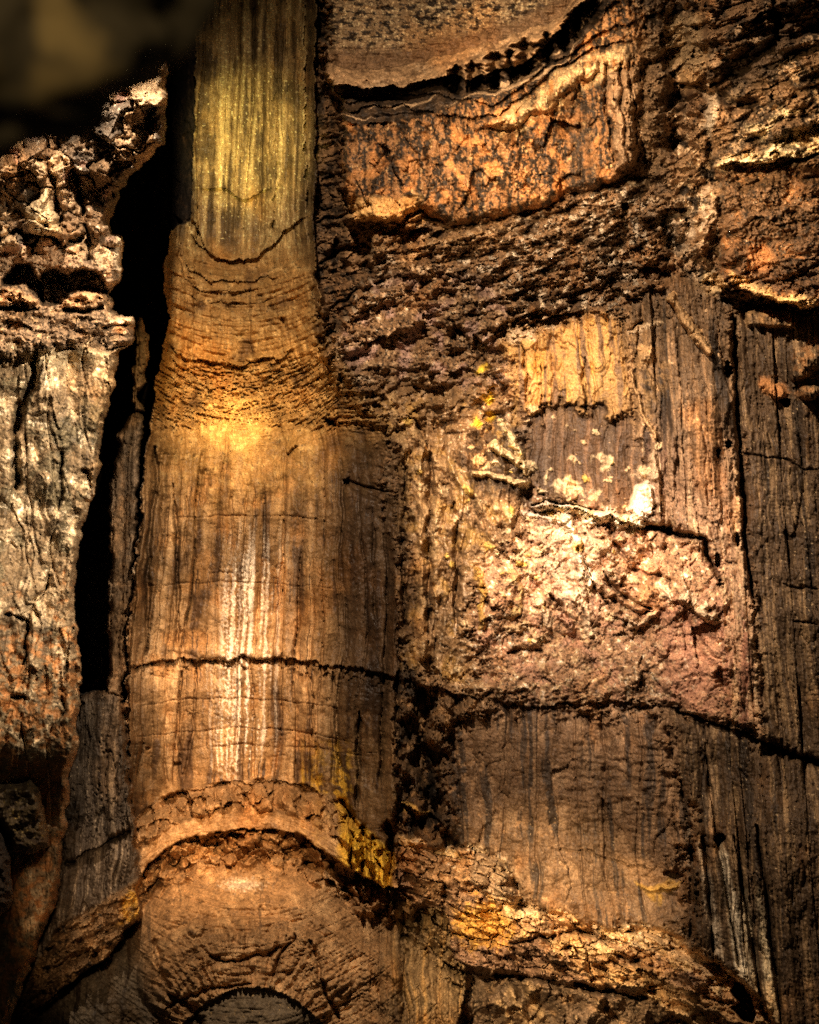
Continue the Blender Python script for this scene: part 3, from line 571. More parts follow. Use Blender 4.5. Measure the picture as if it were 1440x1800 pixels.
# ------------------------------------------------------------------ 5: the great fluted shaft
XLp = [(-900, 345), (-60, 344), (0, 344), (250, 341), (300, 338), (385, 334), (402, 298), (470, 286), (560, 296), (602, 286), (680, 272), (760, 263), (1000, 240), (1150, 226), (1300, 228), (1440, 236), (1540, 242), (1900, 240)]
XRp = [(-900, 552), (-60, 556), (400, 553), (480, 556), (600, 575), (680, 620), (745, 672), (800, 692), (1150, 700), (1300, 694), (1480, 690), (1560, 700), (1900, 700)]
def ring(u, lv, rv, xc, xr): return lv + rv * (1 - np.clip((u - xc) / xr, -1.1, 1.1) ** 2)
def d5(S, sd):
    u, v = U[S], V[S]
    xl = curve(v, [(-900, 335), (0, 312), (400, 292), (800, 262), (1200, 226), (1900, 215)]); xr = curve(v, XRp)
    s = (UW[S] * .3 + u * .7 - xl) / (xr - xl)
    R = 2.2
    s = s + .02 * fbm(s * 5, v / 150, 3, 299)
    R = R * (1 - .25 * ss(700, 900, v)); xe = 1 - np.clip(2 * s - 1, -1, 1) ** 2
    d = 17.1 + R * np.where(s < .5, np.sqrt(np.clip(xe, .02, 1)), np.clip(xe, .02, 1) ** .8) + .45 * ss(.85, 1.02, s) * ss(700, 850, v)
    fl1, _, _ = stripes(s * 100 + 2.5 * noise(s * 4, v / 260, 301), 6.5, 302, .05, .16, .09, .07)
    fl2, _, _ = stripes(s * 100 + 1.2 * noise(s * 9, v / 120, 303), 2.2, 304, .012, .04, .025, .12)
    fl0, _, _ = stripes(s * 100 + 4 * noise(s * 3, v / 420, 307), 15, 308, .10, .30, .10, .03)
    am1 = .35 + .9 * ss(-.3, .4, noise(s * 5, v / 330, 309)); am2 = .3 + 1.0 * ss(-.2, .4, noise(s * 8 + 4, v / 240, 310))
    fl1 = fl0 * 1.2 + fl1 * am1 * 1.3; fl2 = fl2 * am2 * .5 + .05 * terr(fbm(s * 14, v / 160, 3, 318), 4, .2)
    mid = ss(730, 900, v + 45 * n_mid[S] + 40 * st_b[S] - ring(u, 0, 30, 420, 170)) * (1 - ss(1360, 1385, v))
    top = 1 - ss(420, 450, v)
    rng = noise((v - ring(u, 0, 55, 420, 160)) / 6.5, s * 5 + n_mid[S], 305) * .055 + .03 * n_sm[S]
    cr, _, _ = facets(u, v - ring(u, 0, 60, 420, 160), 17, 6, 0, 306, .04, .05, .07, .1)
    rz = (ss(440, 470, v) * (1 - ss(745, 790, v)))
    cz = ss(615, 650, v) * (1 - ss(735, 770, v))
    d = d + (fl1 + fl2) * (mid + top * .8) + rng * rz * 1.8 + cr * cz * 1.6 + cz * (.12 * net(u, v - ring(u, 0, 60, 420, 160), 44, 9, 315, .06, 1) + .10 * terr(fbm(u / 40, (v - ring(u, 0, 60, 420, 160)) / 11, 3, 316), 4, .2)) + (.3 * fl1 + fl2) * rz
    yr = ring(u, 690, 40, 420, 170)
    d = d + .7 * (1 - ss(-60, 70, v - yr)) + .5 * (1 - ss(-30, 10, v - ring(u, 470, 25, 420, 130)))
    return d + .10 * n_mid[S] + .02 * n_sm[S] + .010 * n_fine[S]
def c5(S, sd):
    u, v = U[S], V[S]
    xl = curve(v, [(-900, 335), (0, 312), (400, 292), (800, 262), (1200, 226), (1900, 215)]); xr = curve(v, XRp)
    s = (u - xl) / (xr - xl); sv = s * 100
    sv = sv + 1.6 * fbm(s * 5, v / 150, 3, 299) + .5 * n_sm[S]; a = noise(sv / 6.5, v / 330, 311) + .65 * noise(sv / 2.4, v / 150, 312)
    c = pal(S, C(.26, .155, .068), (C(.44, .285, .14), a + .5 * n_mid[S], .1, .6), (C(.105, .060, .030), -a + .6 * n_big[S], .15, .55), (C(.33, .18, .07), n_mid[S] + .4 * n_big[S], .1, .5), (C(.085, .05, .028), noise(sv / .8, v / 160, 316) + n_mid[S] * .5, .45, .7))
    top = pal(S, C(.26, .18, .075), (C(.40, .30, .13), a + .5 * n_sm[S], .0, .5), (C(.10, .07, .032), -a + .8 * n_mid[S], .0, .5), (DARK, n_fine[S], .3, .8), (C(.7, .62, .3), n_fine[S] + a * .3, .45, .7))
    rz = pal(S, C(.34, .20, .07), (C(.48, .32, .13), n_sm[S], .0, .5), (C(.15, .085, .035), n_mid[S], .1, .6), (DARK, n_fine[S] + .4 * n_sm[S], .4, .8))
    c = lerp(top, c, ss(700, 830, v)); m = ss(400, 480, v) * (1 - ss(735, 930, v + 50 * n_mid[S] + 50 * st_b[S])); c = lerp(c, rz, m)
    c = lerp(c, np.broadcast_to(DARK, c.shape), (1 - ss(338, 350, u + 6 * n_sm[S])) * (1 - ss(370, 410, v)) * .9)  # shade on the left flank painted in as dark colour
    # calcite runs down the middle, with wet highlights painted in as white
    w1 = np.exp(-((s - .43) / .11) ** 2) * ss(880, 1020, v) * (1 - ss(1300, 1400, v)) * ss(.18, .42, noise(sv / 1.5, v / 420, 313) + .35 * n_fine[S] + .35 * noise(sv / 2, v / 60, 317))
    w2 = np.exp(-((s - .37) / .038) ** 2) * ss(930, 1080, v) * (1 - ss(1320, 1400, v)) * ss(-.2, .3, n_fine[S] + noise(sv / .9, v / 200, 314))
    c = lerp(c, np.broadcast_to(WHT, c.shape), np.clip(w1 * .95 + w2 * .9, 0, 1))
    dk = ss(.64, .84, s + .05 * n_mid[S]) * ss(700, 800, v) * (1 - .35 * ss(1180, 1350, v)) + .7 * (1 - ss(.02, .16, s + .04 * n_mid[S])) * ss(600, 760, v) + .75 * ss(.86, .99, s + .04 * n_mid[S]) * (1 - ss(600, 740, v)) + .6 * (1 - ss(.02, .13, s)) * ss(380, 420, v) * (1 - ss(600, 740, v))  # shade along the shaft's edges and right flank, painted into the colour
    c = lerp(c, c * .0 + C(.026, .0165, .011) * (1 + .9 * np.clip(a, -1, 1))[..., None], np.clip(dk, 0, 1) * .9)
    g = ss(1300, 1370, v + 40 * n_mid[S] + 8 * n_sm[S]) * ss(.62, .72, s + .06 * st_b[S]) * (1 - ss(.80, .88, s)) * ss(-.5, .2, st_a[S] + n_sm[S]) * (1 - ss(1545, 1575, v))
    c = lerp(c, np.broadcast_to(C(.66, .40, .05), c.shape), g * ss(-.5, .3, st_b[S] + n_sm[S]) * .8)
    return c
P5 = [(x, v) for v, x in XRp if v < 1600]; P5L = [(x, v) for v, x in XLp if v < 1600]
P5 = P5L + P5[::-1]
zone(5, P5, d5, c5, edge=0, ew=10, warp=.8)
# inner tube edges of the top
vedge([(338, 385), (345, 400), (362, 440)], .3, 40, 0.0, 10, fade=8)
vedge([(532, -20), (536, 100), (536, 230), (540, 380)], 0.0, 10, .5, 20)
vedge([(478, 100), (486, 300), (478, 430)], 0.0, 10, .22, 14)
lip([(345, 322), (370, 330), (400, 335), (425, 345), (450, 345), (470, 330), (485, 322)], .14, 7, .16, 9, z=5)
lip([(328, 395), (350, 432), (380, 450), (410, 456), (450, 452), (478, 432), (500, 405), (545, 380)], .16, 9, .17, 14, z=5)
lip([(315, 440), (335, 475), (370, 492), (400, 496), (440, 492), (470, 486), (490, 490)], .12, 7, .14, 8, z=5)
lip([(318, 480), (340, 505), (380, 513), (430, 511), (465, 500)], .09, 5, .12, 7, z=5)
lip([(320, 510), (350, 528), (400, 535), (460, 528), (490, 515)], .06, 5, .08, 7, z=5)
lip([(292, 590), (310, 622), (350, 636), (400, 642), (450, 638), (490, 628), (522, 608)], .14, 9, .16, 8, z=5)
lip([(290, 615), (310, 640), (350, 650), (410, 655), (470, 648)], .06, 5, .09, 6, z=5)
lip([(300, 645), (330, 670), (370, 682), (410, 684), (450, 680), (480, 668), (505, 648)], .08, 6, .12, 8, z=5)
lip([(320, 440), (318, 425)][::-1], .01, 4, .01, 4) if False else None
crack([(320, 425), (318, 450), (324, 480), (345, 510)], 3, .2); crack([(482, 388), (468, 430)], 2.5, .2)
crack([(496, 560), (498, 572)], 4, .3, warp=.3); crack([(575, 736), (590, 750)], 6, .6, warp=.3)
for (q, wd, dp) in [([(272, 785), (276, 850), (262, 940), (258, 1150)], 3.5, .35), ([(304, 850), (312, 950), (312, 1130)], 2.5, .28), ([(330, 870), (325, 960), (330, 1000)], 1.8, .12),
                    ([(505, 800), (515, 790), (525, 782)], 2, .2), ([(610, 845), (640, 855), (695, 865)], 2, .2), ([(607, 846), (612, 850)], 5, .5), ([(634, 1250), (632, 1320), (628, 1420)], 3.5, .4), ([(655, 900), (660, 1100)], 2, .15),
                    ([(540, 1170), (552, 1230), (548, 1300)], 2, .2), ([(318, 1180), (312, 1290), (315, 1330)], 2, .2), ([(585, 1180), (590, 1300), (600, 1370)], 2, .18), ([(345, 1180), (340, 1290), (320, 1380)], 2, .15)]:
    crack(q, wd, dp, warp=.5)
lip([(212, 1175), (250, 1166), (280, 1160), (330, 1158), (380, 1160), (430, 1156), (508, 1156), (560, 1164), (640, 1174), (700, 1190), (760, 1206), (860, 1230)], .13, 14, .12, 10)
bump(410, 1142, 120, 16, .14)
S = sl([(230, 1150), (700, 1215)], 5)
t_ = V[S] - curve(U[S], [(230, 1166), (330, 1158), (508, 1156), (700, 1190)]); gg, _, _ = facets(U[S], V[S], 14, 18, 0, 321, .08, .10, .10)
D[S] += gg * ss(-2, 3, t_) * (1 - ss(14, 34, t_)) * (Z[S] == 5)
for q in ([(230, 1245), (330, 1228), (450, 1228), (600, 1245)], [(240, 1295), (400, 1280), (520, 1285), (640, 1310)], [(300, 1320), (420, 1308), (560, 1316), (650, 1330)], [(260, 1030), (400, 1022), (600, 1035)], [(300, 912), (420, 905), (560, 912)]):
    crack(q, 1.2, .06, warp=.5)
bump(312, 1340, 8, 5, -.2); bump(258, 1315, 6, 4, -.15)
# the arched rubble band and lip at the foot of the shaft
TOP = [(228, 1448), (260, 1420), (295, 1398), (340, 1384), (400, 1374), (460, 1370), (515, 1376), (560, 1392), (610, 1420), (645, 1462), (690, 1500)]
BOT = [(228, 1548), (262, 1515), (300, 1482), (350, 1464), (400, 1458), (470, 1453), (520, 1462), (560, 1485), (620, 1528), (700, 1572)]
S = sl([(226, 1360), (702, 1590)], 10); yt = curve(U[S], TOP); yb = curve(U[S], BOT); q_ = (V[S] + 3 * n_sm[S] - yt) / (yb - yt)
band = ss(-.04, .03, q_) * (Z[S] == 5)
fr, fid, _ = facets(U[S], V[S] - yt * .7, 22, 30, -14, 331, .12, .42, .12, .05)
fr2, _, _ = facets(U[S], V[S], 9, 12, 10, 332, .03, .06, .05, .1)
rough = 1 - ss(.58, .72, q_)
D[S] += band * (.05 * noise(U[S] / 40, q_ * 16, 337) + .03 * fbm(U[S] / 12, V[S] / 8, 2, 338)) * ss(.55, .7, q_)
D[S] += band * (-.05 - 1.0 * ss(0, .65, q_) - .25 * ss(.6, 1, q_) + (fr + chisel(U[S], V[S], 26, .7, -12, 336, .26)) * rough)
mark(S, (Z[S] == 5) & (q_ > -.02) & (q_ < .66), 'stone', fid)
put(S, band * .85, pal(S, C(.30, .18, .085), (C(.46, .30, .16), n_sm[S] + .3 * n_fine[S], .0, .5), (BR, n_mid[S], .2, .6), (C(.66, .40, .06), ss(560, 610, U[S]) * (1 - ss(680, 700, U[S])) + n_mid[S] * .4, .6, 1.0)))
lip([(270, 1408), (310, 1392), (400, 1376), (470, 1371), (530, 1380), (570, 1394)], .05, 8, .22, 7)
for q in ([(612, 1425), (618, 1470), (625, 1540)], [(640, 1460), (645, 1520), (660, 1560)], [(682, 1440), (684, 1500), (680, 1560)], [(600, 1400), (640, 1470)]): crack(q, 6, .45)
for q in ((612, 1478, 6, 30), (626, 1500, 6, 36), (648, 1510, 8, 44), (660, 1530, 5, 30), (676, 1535, 9, 38)): bump(q[0], q[1], q[2], q[3], .34)
for q in ([(636, 1452), (640, 1500), (637, 1545)], [(686, 1448), (688, 1500), (684, 1562)], [(655, 1470), (656, 1490)]): crack(q, 5, .8, warp=.5)
patch([(640, 1450), (690, 1500), (692, 1570), (660, 1560), (610, 1520), (600, 1470)], C(.72, .46, .05), .8, 8, nz=(n_sm, -.5, .0))
# ------------------------------------------------------------------ 18: the bowl below the lip
B0 = BOT + [(760, 1620), (830, 1700)]
def r18(S):
    return facets(U[S], V[S] - .6 * curve(U[S], B0), 25, 24, 22, 341, .18, .55, .16, .05)
ARC = lambda u: 1735 + np.clip((u - 445) / 16., -60, 60) ** 2 * 1.1
def d18(S, sd):
    u, v = U[S], V[S]; t = V[S] - curve(u, B0)
    g, cid, e = r18(S); g2, _, _ = facets(u, v, 9, 10, 10, 342, .03, .05, .05, .1)
    rub = 1 - ss(45, 85, t + 12 * n_mid[S])
    low = V[S] + 5 * n_sm[S] - ARC(u)
    dome = 1 - ((u - 430) / 190) ** 2 - ((v - 1720) / 110) ** 2
    rr = np.sqrt((u - 430) ** 2 + ((v - 1800) * 1.3) ** 2)
    th = np.arctan2(u - 430, -(v - 1850))
    fl = (noise(th * 20 + 1.2 * n_mid[S], rr / 70, 351) * .10 + .05 * terr(fbm(u / 60, rr / 26, 2, 355), 4, .2)) * ss(-.3, .3, dome) + noise(rr / 6.5, th * 3, 352) * .03 * ss(-.3, .2, dome)
    fl = fl * (V[S] + 5 * n_sm[S] < ARC(u)); fl = fl + .06 * np.exp(-((noise(u / 300, (v + .0016 * (u - 430) ** 2) / 16, 371)) / .05) ** 2) * (rub < .5) + .013 * noise(u / 30, (v + .0022 * (u - 430) ** 2) / 6., 372)
    d = 17.85 - .55 * np.clip((u - 440) / 230, -1.2, 1.6) ** 2 - .014 * np.clip(t - 45, 0, 90) - .002 * np.clip(t - 130, 0, 200) + rub * (g + chisel(u, v, 26, .9, 20, 359, .30)) - .55 * np.sqrt(np.clip(dome, 0, 1)) + fl
    side, _, _ = stripes(US[S] + 5 * n_mid[S], 13, 353, .05, .1, .08, .1)
    d = d + .16 * terr(fbm(u / 40, v / 60, 2, 357, .4), 4, .2) * ss(480, 600, u) + side * ss(600, 680, u) + .5 * ss(600, 760, u)
    d = d + .09 * n_mid[S] + .015 * n_sm[S] + .006 * n_fine[S]
    d = np.where(low > 0, d + .12 - .006 * np.clip(low, 0, 200), d - .07 * np.exp(np.minimum(low, 0) / 14.))
    lm = ss(330, 150, u + .5 * (v - 1650))
    return d + 0.4 * (1 - ss(200, 330, u))
def c18(S, sd):
    u, v = U[S], V[S]; t = V[S] - curve(u, B0)
    c = pal(S, C(.30, .18, .085), (C(.42, .27, .135), n_mid[S] + .3 * n_sm[S], .0, .4), (C(.14, .085, .045), n_sm[S] - .4 * n_big[S], .3, .7), (DARK, n_fine[S], .5, .9))
    c = lerp(c, np.broadcast_to(WHT, c.shape), ss(.2, .9, 1 - np.sqrt(((u - 425) / 60) ** 2 + ((v - 1555) / 20) ** 2) + n_fine[S] * .5) * .6)
    c = lerp(c, pal(S, C(.15, .10, .05), (C(.27, .17, .07), st_b[S], .0, .4), (DARK, st_a[S], .2, .5)), ss(640, 720, u + 10 * n_mid[S]))
    low = V[S] - ARC(u)
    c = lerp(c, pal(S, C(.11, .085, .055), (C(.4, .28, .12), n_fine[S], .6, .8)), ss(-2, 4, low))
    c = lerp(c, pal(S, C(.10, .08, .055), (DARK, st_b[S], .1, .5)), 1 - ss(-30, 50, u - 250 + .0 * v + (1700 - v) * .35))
    return c
P18 = [(242, 1545), (262, 1518), (300, 1484), (350, 1466), (400, 1460), (470, 1455), (520, 1464), (560, 1487), (620, 1530), (700, 1574), (735, 1592), (782, 1602), (800, 1685), (822, 1702), (815, 1760), (800, 1810), (780, 2600), (-400, 2600), (-200, 1900), (20, 1812), (52, 1800), (112, 1742), (190, 1682), (246, 1602)]
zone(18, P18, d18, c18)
S = sl([(240, 1450), (830, 1700)], 5); _, i18, _ = r18(S); t18 = V[S] - curve(U[S], B0)
mark(S, (Z[S] == 18) & (t18 > 0) & (t18 + 12 * n_mid[S] < 55), 'stone', i18)
for q in ([(365, 1680), (400, 1690), (430, 1682), (470, 1676), (495, 1665)], [(290, 1770), (340, 1750), (370, 1738), (440, 1730)], [(520, 1640), (500, 1670), (480, 1720)], [(270, 1650), (280, 1700), (300, 1740)], [(710, 1620), (712, 1700), (705, 1790)], [(545, 1650), (560, 1720), (600, 1790)]):
    crack(q, 4, .25)
bump(345, 1628, 14, 16, .2); crack([(300, 1750), (340, 1775), (350, 1800)], 10, .4)
# ------------------------------------------------------------------ 19: grey fluted buttress and sloping ledge at lower left
SL = [(20, 1790), (60, 1700), (105, 1625), (150, 1605), (200, 1570), (245, 1545)]
def d19(S, sd):
    u, v = U[S], V[S]
    t = V[S] - curve(u, SL)
    a, _, _ = stripes(US[S] + 3 * n_mid[S], 22, 361, .07, .16, .12, .07)
    b, _, _ = stripes(US[S], 7, 362, .02, .05, .03, .14)
    g, _, _ = facets(u, v, 24, 10, -32, 363, .08, .12, .14)
    lowm = ss(-6, 8, t)
    return 16.3 + (a + b) * (1 - lowm) + lowm * (g * .5 + chisel(u, v, 30, 2.2, -32, 364, .26) - .5 * ss(0, 40, t)) + .08 * n_mid[S] + .015 * n_sm[S] + .008 * n_fine[S]
def c19(S, sd):
    t = V[S] - curve(U[S], SL)
    a = pal(S, C(.085, .065, .048), (C(.19, .15, .11), st_b[S], .1, .5), (DARK, st_a[S], .1, .5), (C(.30, .24, .17), n_fine[S] + st_b[S] * .6, .5, .8))
    b = pal(S, C(.20, .125, .065), (C(.34, .21, .10), n_mid[S], .0, .4), (DARK, n_sm[S], .2, .5), (C(.30, .22, .12), n_fine[S], .3, .8))
    return lerp(a, b, ss(-6, 8, t))
zone(19, [(140, 1218), (200, 1214), (214, 1222), (222, 1290), (230, 1400), (236, 1440), (242, 1480), (244, 1560), (247, 1602), (190, 1682), (112, 1742), (52, 1800), (20, 1812), (-120, 1900), (-40, 1800), (40, 1700), (90, 1620), (105, 1500), (100, 1400), (120, 1320)], d19, c19, edge=.5, ew=12)
lip([(112, 1518), (150, 1500), (190, 1478), (232, 1458)], .25, 14, .25, 12)
crack([(192, 1478), (210, 1470), (228, 1462)], 6, .6, warp=.5); crack([(114, 1518), (132, 1514)], 4, .5, warp=.4)
patch([(228, 1560), (242, 1558), (244, 1600), (215, 1630), (205, 1625), (220, 1600)], C(.60, .36, .06), .75, 5, nz=(n_sm, -.5, .0))
for q in ([(110, 1640), (150, 1625), (180, 1605)], [(140, 1660), (175, 1640)], [(200, 1600), (225, 1585)], [(130, 1680), (170, 1675)]): crack(q, 5, .25)
lip([(40, 1790), (110, 1738), (190, 1680), (246, 1602)], .15, 14, .7, 16)
# ------------------------------------------------------------------ 4: standing slab inside the cleft
def d4(S, sd):
    a, _, _ = stripes(US[S] + 4 * n_mid[S], 14, 371, .06, .2, .14, .09)
    return 17.8 + a + .2 * n_mid[S] + .03 * n_sm[S]
def c4(S, sd): return pal(S, C(.17, .125, .085), (C(.28, .2, .13), n_sm[S], .0, .4), (DBR, st_b[S], .1, .5))
zone(4, [(224, 730), (238, 722), (253, 732), (250, 800), (242, 900), (236, 1000), (226, 1100), (222, 1180), (214, 1226), (190, 1220), (190, 1100), (196, 980), (190, 900), (190, 855), (204, 810), (212, 762)], d4, c4, edge=.6, ew=9)
zone(22, [(238, 572), (250, 556), (262, 590), (262, 640), (256, 675), (244, 694), (250, 722), (234, 724), (232, 660), (238, 610)], d4, c4, edge=.5, ew=8)
# ------------------------------------------------------------------ 1, 2: the near wall on the left
def r1(S): return facets(U[S] + 5 * n_sm[S], V[S], 58, 52, 35, 381, .30, .62, .30, .045, .3)
def d1(S, sd):
    u, v = U[S], V[S]; g, cid, e = r1(S); g2, _, _ = facets(u, v, 15, 17, 35, 382, .05, .08, .08, .08)
    rub = 1 - ss(430, 470, VW[S]); shelf = noise((VW[S] + 26 * n_mid[S]) / 24, u / 90, 385) + .6 * terr(fbm(u / 60, v / 30, 3, 386), 4, .2)
    return 12.3 - .35 * ss(480, 600, v) - .25 * ss(300, 0, u) + rub * (g * .45 + chisel(u, v, 58, .9, 40, 387, .24, rnd=1.0)) + (1 - rub) * (.18 * shelf + .3 * g + chisel(u, v, 46, 1.6, 5, 388, .16)) + .16 * n_mid[S] + .02 * n_sm[S] + .008 * n_fine[S]
def c1(S, sd):
    g, cid, e = r1(S); r = h01(cid, cid * 0, 98)
    c = pal(S, C(.20, .135, .08), (C(.44, .33, .21), r + .4 * n_sm[S], .6, .9), (C(.13, .11, .09), (1 - r) + .3 * n_mid[S], .6, .9), (WHT, n_sm[S] + n_fine[S] * .6, .45, .8), (MAUVE, n_mid[S], .3, .6), (DBR, n_fine[S] - n_sm[S] * .4, .3, .6))
    b = pal(S, C(.20, .14, .09), (TAN, n_sm[S], .1, .5), (DARK, n_fine[S] - .5 * n_mid[S], .1, .5), (ORG * .9, n_mid[S], .3, .7))
    return lerp(c, b, ss(430, 480, VW[S]))
P1 = [(-2600, -900), (292, -900), (292, 0), (293, 130), (288, 250), (262, 275), (236, 300), (207, 340), (198, 380), (193, 405), (202, 412), (216, 418), (220, 450), (212, 490), (190, 518), (200, 545), (234, 558), (238, 585), (228, 606), (208, 622), (202, 665), (-2600, 665)]
zone(1, P1, d1, c1, edge=2.2, ew=18)
S = sl([(-16, 100), (300, 470)], 5); _, i1, _ = r1(S); mark(S, (Z[S] == 1) & (VW[S] < 440) & (U[S] < 270), 'stone', i1)
# arched hollows
for (q, dp) in [([(18, 478), (30, 462), (52, 462), (66, 480), (80, 520), (78, 535), (60, 520), (45, 500), (22, 508), (0, 508), (2, 490)], 1.3), ([(62, 500), (70, 480), (100, 470), (120, 478), (145, 470), (178, 478), (192, 510), (188, 520), (160, 515), (120, 515), (110, 535), (72, 535)], 1.3), ([(-20, 535), (10, 536), (40, 540), (70, 542), (70, 548), (30, 548), (-20, 545)], .8), ([(110, 543), (180, 538), (185, 545), (150, 552), (110, 550)], .8)]:
    Sx, sdx = poly(q, 20, .7); D[Sx] += dp * ss(-2, 7, sdx)
patch([(-20, 512), (60, 514), (66, 532), (-20, 530)], C(.50, .31, .17), .85, 4, thick=.15)
patch([(108, 520), (178, 512), (184, 532), (110, 542)], C(.48, .30, .16), .75, 4, thick=.12)
patch([(-20, 440), (140, 430), (145, 455), (100, 475), (20, 462), (-20, 470)], C(.32, .21, .13), .6, 8)
crack([(0, 425), (30, 405), (50, 415), (100, 422), (110, 440), (140, 415)], 5, .5); crack([(80, 240), (90, 300), (100, 360), (110, 410)], 4, .35); crack([(130, 300), (150, 380), (160, 460)], 6, .4)
patch([(42, 372), (80, 330), (92, 350), (110, 405), (100, 422), (60, 418)], C(.55, .45, .29), .85, 5, thick=.25, warp=.6)
patch([(10, 360), (40, 325), (62, 340), (45, 375), (15, 372)], C(.10, .09, .075), .85, 5, thick=.1, warp=.6)
patch([(205, 415), (216, 420), (219, 452), (210, 488), (203, 460)], C(.75, .64, .46), .8, 4, warp=.5)
patch([(195, 551), (230, 558), (234, 575), (200, 562)], CREAM, .6, 4); crack([(182, 575), (210, 570), (235, 578)], 4, .4)
def d2(S, sd):
    u, v = U[S], V[S]
    p = noise((u + 14 * noise(v / 130, u / 300, 391)) / 60., v / 260, 392)
    a, _, _ = stripes(u + 22 * noise(v / 110, u / 200, 393), 62, 394, .12, .25, .25, .025)
    lump = fbm(u / 30, v / 46, 2, 395) * .13
    d = 11.9 - .20 * p + a * .3 + lump * .45 + chisel(u, v, 80, .55, 4, 397, .10, octs=2) + .22 * terr(fbm((u + v * .06) / 60, v / 170, 3, 396), 3, .12) + .08 * n_sm[S] * .5 + .010 * n_fine[S] - .2 * ss(640, 600, v)
    return d + 2.6 * ss(1290, 1480, v - .15 * u)
def c2(S, sd):
    u, v = U[S], V[S]
    return pal(S, C(.17, .125, .075), (C(.40, .32, .21), n_mid[S] + .3 * n_sm[S], -.05, .3), (C(.12, .10, .062), fbm(u / 70, v / 100, 4, 398, .6) * .9 + .25 * n_sm[S], .05, .3), (C(.76, .67, .52), n_sm[S] + n_mid[S] * .5 + n_fine[S] * .3, .42, .75), (C(.30, .15, .06), ss(900, 1200, v) * .5 + n_sm[S] * .6 - n_mid[S] * .3, .35, .7), (DARK, n_fine[S] - .5 * n_sm[S], .42, .7))
P2 = [(-2600, 606), (150, 610), (200, 612), (226, 606), (206, 622), (201, 680), (181, 760), (178, 820), (161, 880), (146, 930), (136, 985), (130, 1040), (133, 1100), (142, 1170), (138, 1240), (136, 1320), (120, 1362), (118, 1440), (112, 1500), (100, 1580), (72, 1650), (55, 1700), (30, 1760), (15, 1830), (0, 1900), (-100, 2600), (-2600, 2600)]
zone(2, P2, d2, c2, edge=1.8, ew=15)
for (q, wd, dp) in [([(62, 615), (55, 680), (32, 720), (25, 800), (30, 860)], 7, .5), ([(185, 668), (192, 690)], 4, .3), ([(108, 790), (110, 860), (104, 900)], 4, .25), ([(10, 1085), (45, 1088), (50, 1110), (40, 1170)], 4, .35), ([(125, 1100), (120, 1200)], 3, .3), ([(20, 1225), (42, 1226)], 4, .4), ([(130, 1120), (135, 1180), (132, 1300)], 4, .5), ([(55, 1060), (88, 1030), (90, 1010)], 3, .2), ([(110, 1220), (108, 1290)], 3, .2), ([(150, 820), (155, 860)], 5, .3)]:
    crack(q, wd, dp)
lip([(60, 606), (120, 600), (200, 604), (232, 596)], .03, 12, .02, 20)
patch([(48, 622), (140, 616), (195, 616), (190, 640), (120, 640), (60, 650)], C(.62, .53, .36), .55, 8)
# dark boulders low on the left
def d20(S, sd): return 12.2 + .25 * n_mid[S] + .06 * n_sm[S] + .010 * n_fine[S]
def c20(S, sd): return pal(S, C(.06, .045, .025), (C(.3, .22, .07), n_fine[S] + n_mid[S] * .4, .5, .8), (DARK, n_sm[S], -.1, .4))
zone(20, [(-60, 1380), (20, 1374), (52, 1370), (70, 1392), (80, 1440), (88, 1488), (50, 1502), (22, 1494), (0, 1450), (-60, 1440)], d20, c20, edge=.9, ew=18, warp=.6)
zone(23, [(-80, 1440), (0, 1460), (16, 1500), (25, 1570), (14, 1600), (-80, 1660)], lambda S, sd: d20(S, sd) - .4, lambda S, sd: np.broadcast_to(DARK, U[S].shape + (3,)), edge=.9, ew=18, warp=.6)
_rs = np.random.RandomState(5)
for k in range(130):
    cx = 850 + _rs.randn() * 90 + (k % 3) * 90; cy = 700 + abs(_rs.randn()) * 170 + (k % 5) * 40
    if not (700 < cx < 1160 and 560 < cy < 1180): continue
    r_ = 2.5 + _rs.rand() ** 2 * 9; Sx = sl([(cx - r_ * 2, cy - r_ * 2), (cx + r_ * 2, cy + r_ * 2)], 4)
    q = ((UW[Sx] - cx) / r_) ** 2 + ((VW[Sx] - cy) / (r_ * (.5 + _rs.rand() * .6))) ** 2 + .9 * n_fine[Sx] + .5 * n_sm[Sx]
    m_ = 1 - ss(.7, 1.1, q); D[Sx] -= .05 * m_; put(Sx, m_, np.broadcast_to(C(.62, .48, .28) if k % 4 else C(.60, .42, .10), PIG[Sx].shape), .75)
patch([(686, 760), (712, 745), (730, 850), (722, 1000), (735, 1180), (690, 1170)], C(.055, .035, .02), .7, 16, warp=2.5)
patch([(1090, 560), (1150, 575), (1165, 690), (1130, 760), (1085, 720)], C(.34, .21, .09), .45, 22, warp=3, nz=(n_sm, -.4, .2))
patch([(930, 700), (1000, 690), (1110, 690), (1120, 740), (1000, 745), (940, 745)], C(.20, .12, .055), .4, 16, warp=3)
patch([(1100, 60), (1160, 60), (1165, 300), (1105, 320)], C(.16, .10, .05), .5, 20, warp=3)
patch([(600, 395), (760, 395), (900, 385), (880, 440), (700, 470), (640, 440)], C(.34, .20, .08), .5, 24, warp=3, nz=(n_sm, -.3, .2))
patch([(1150, 380), (1240, 330), (1262, 400), (1230, 480), (1180, 470)], C(.58, .48, .36), .55, 20, warp=3, nz=(n_sm, -.3, .25))
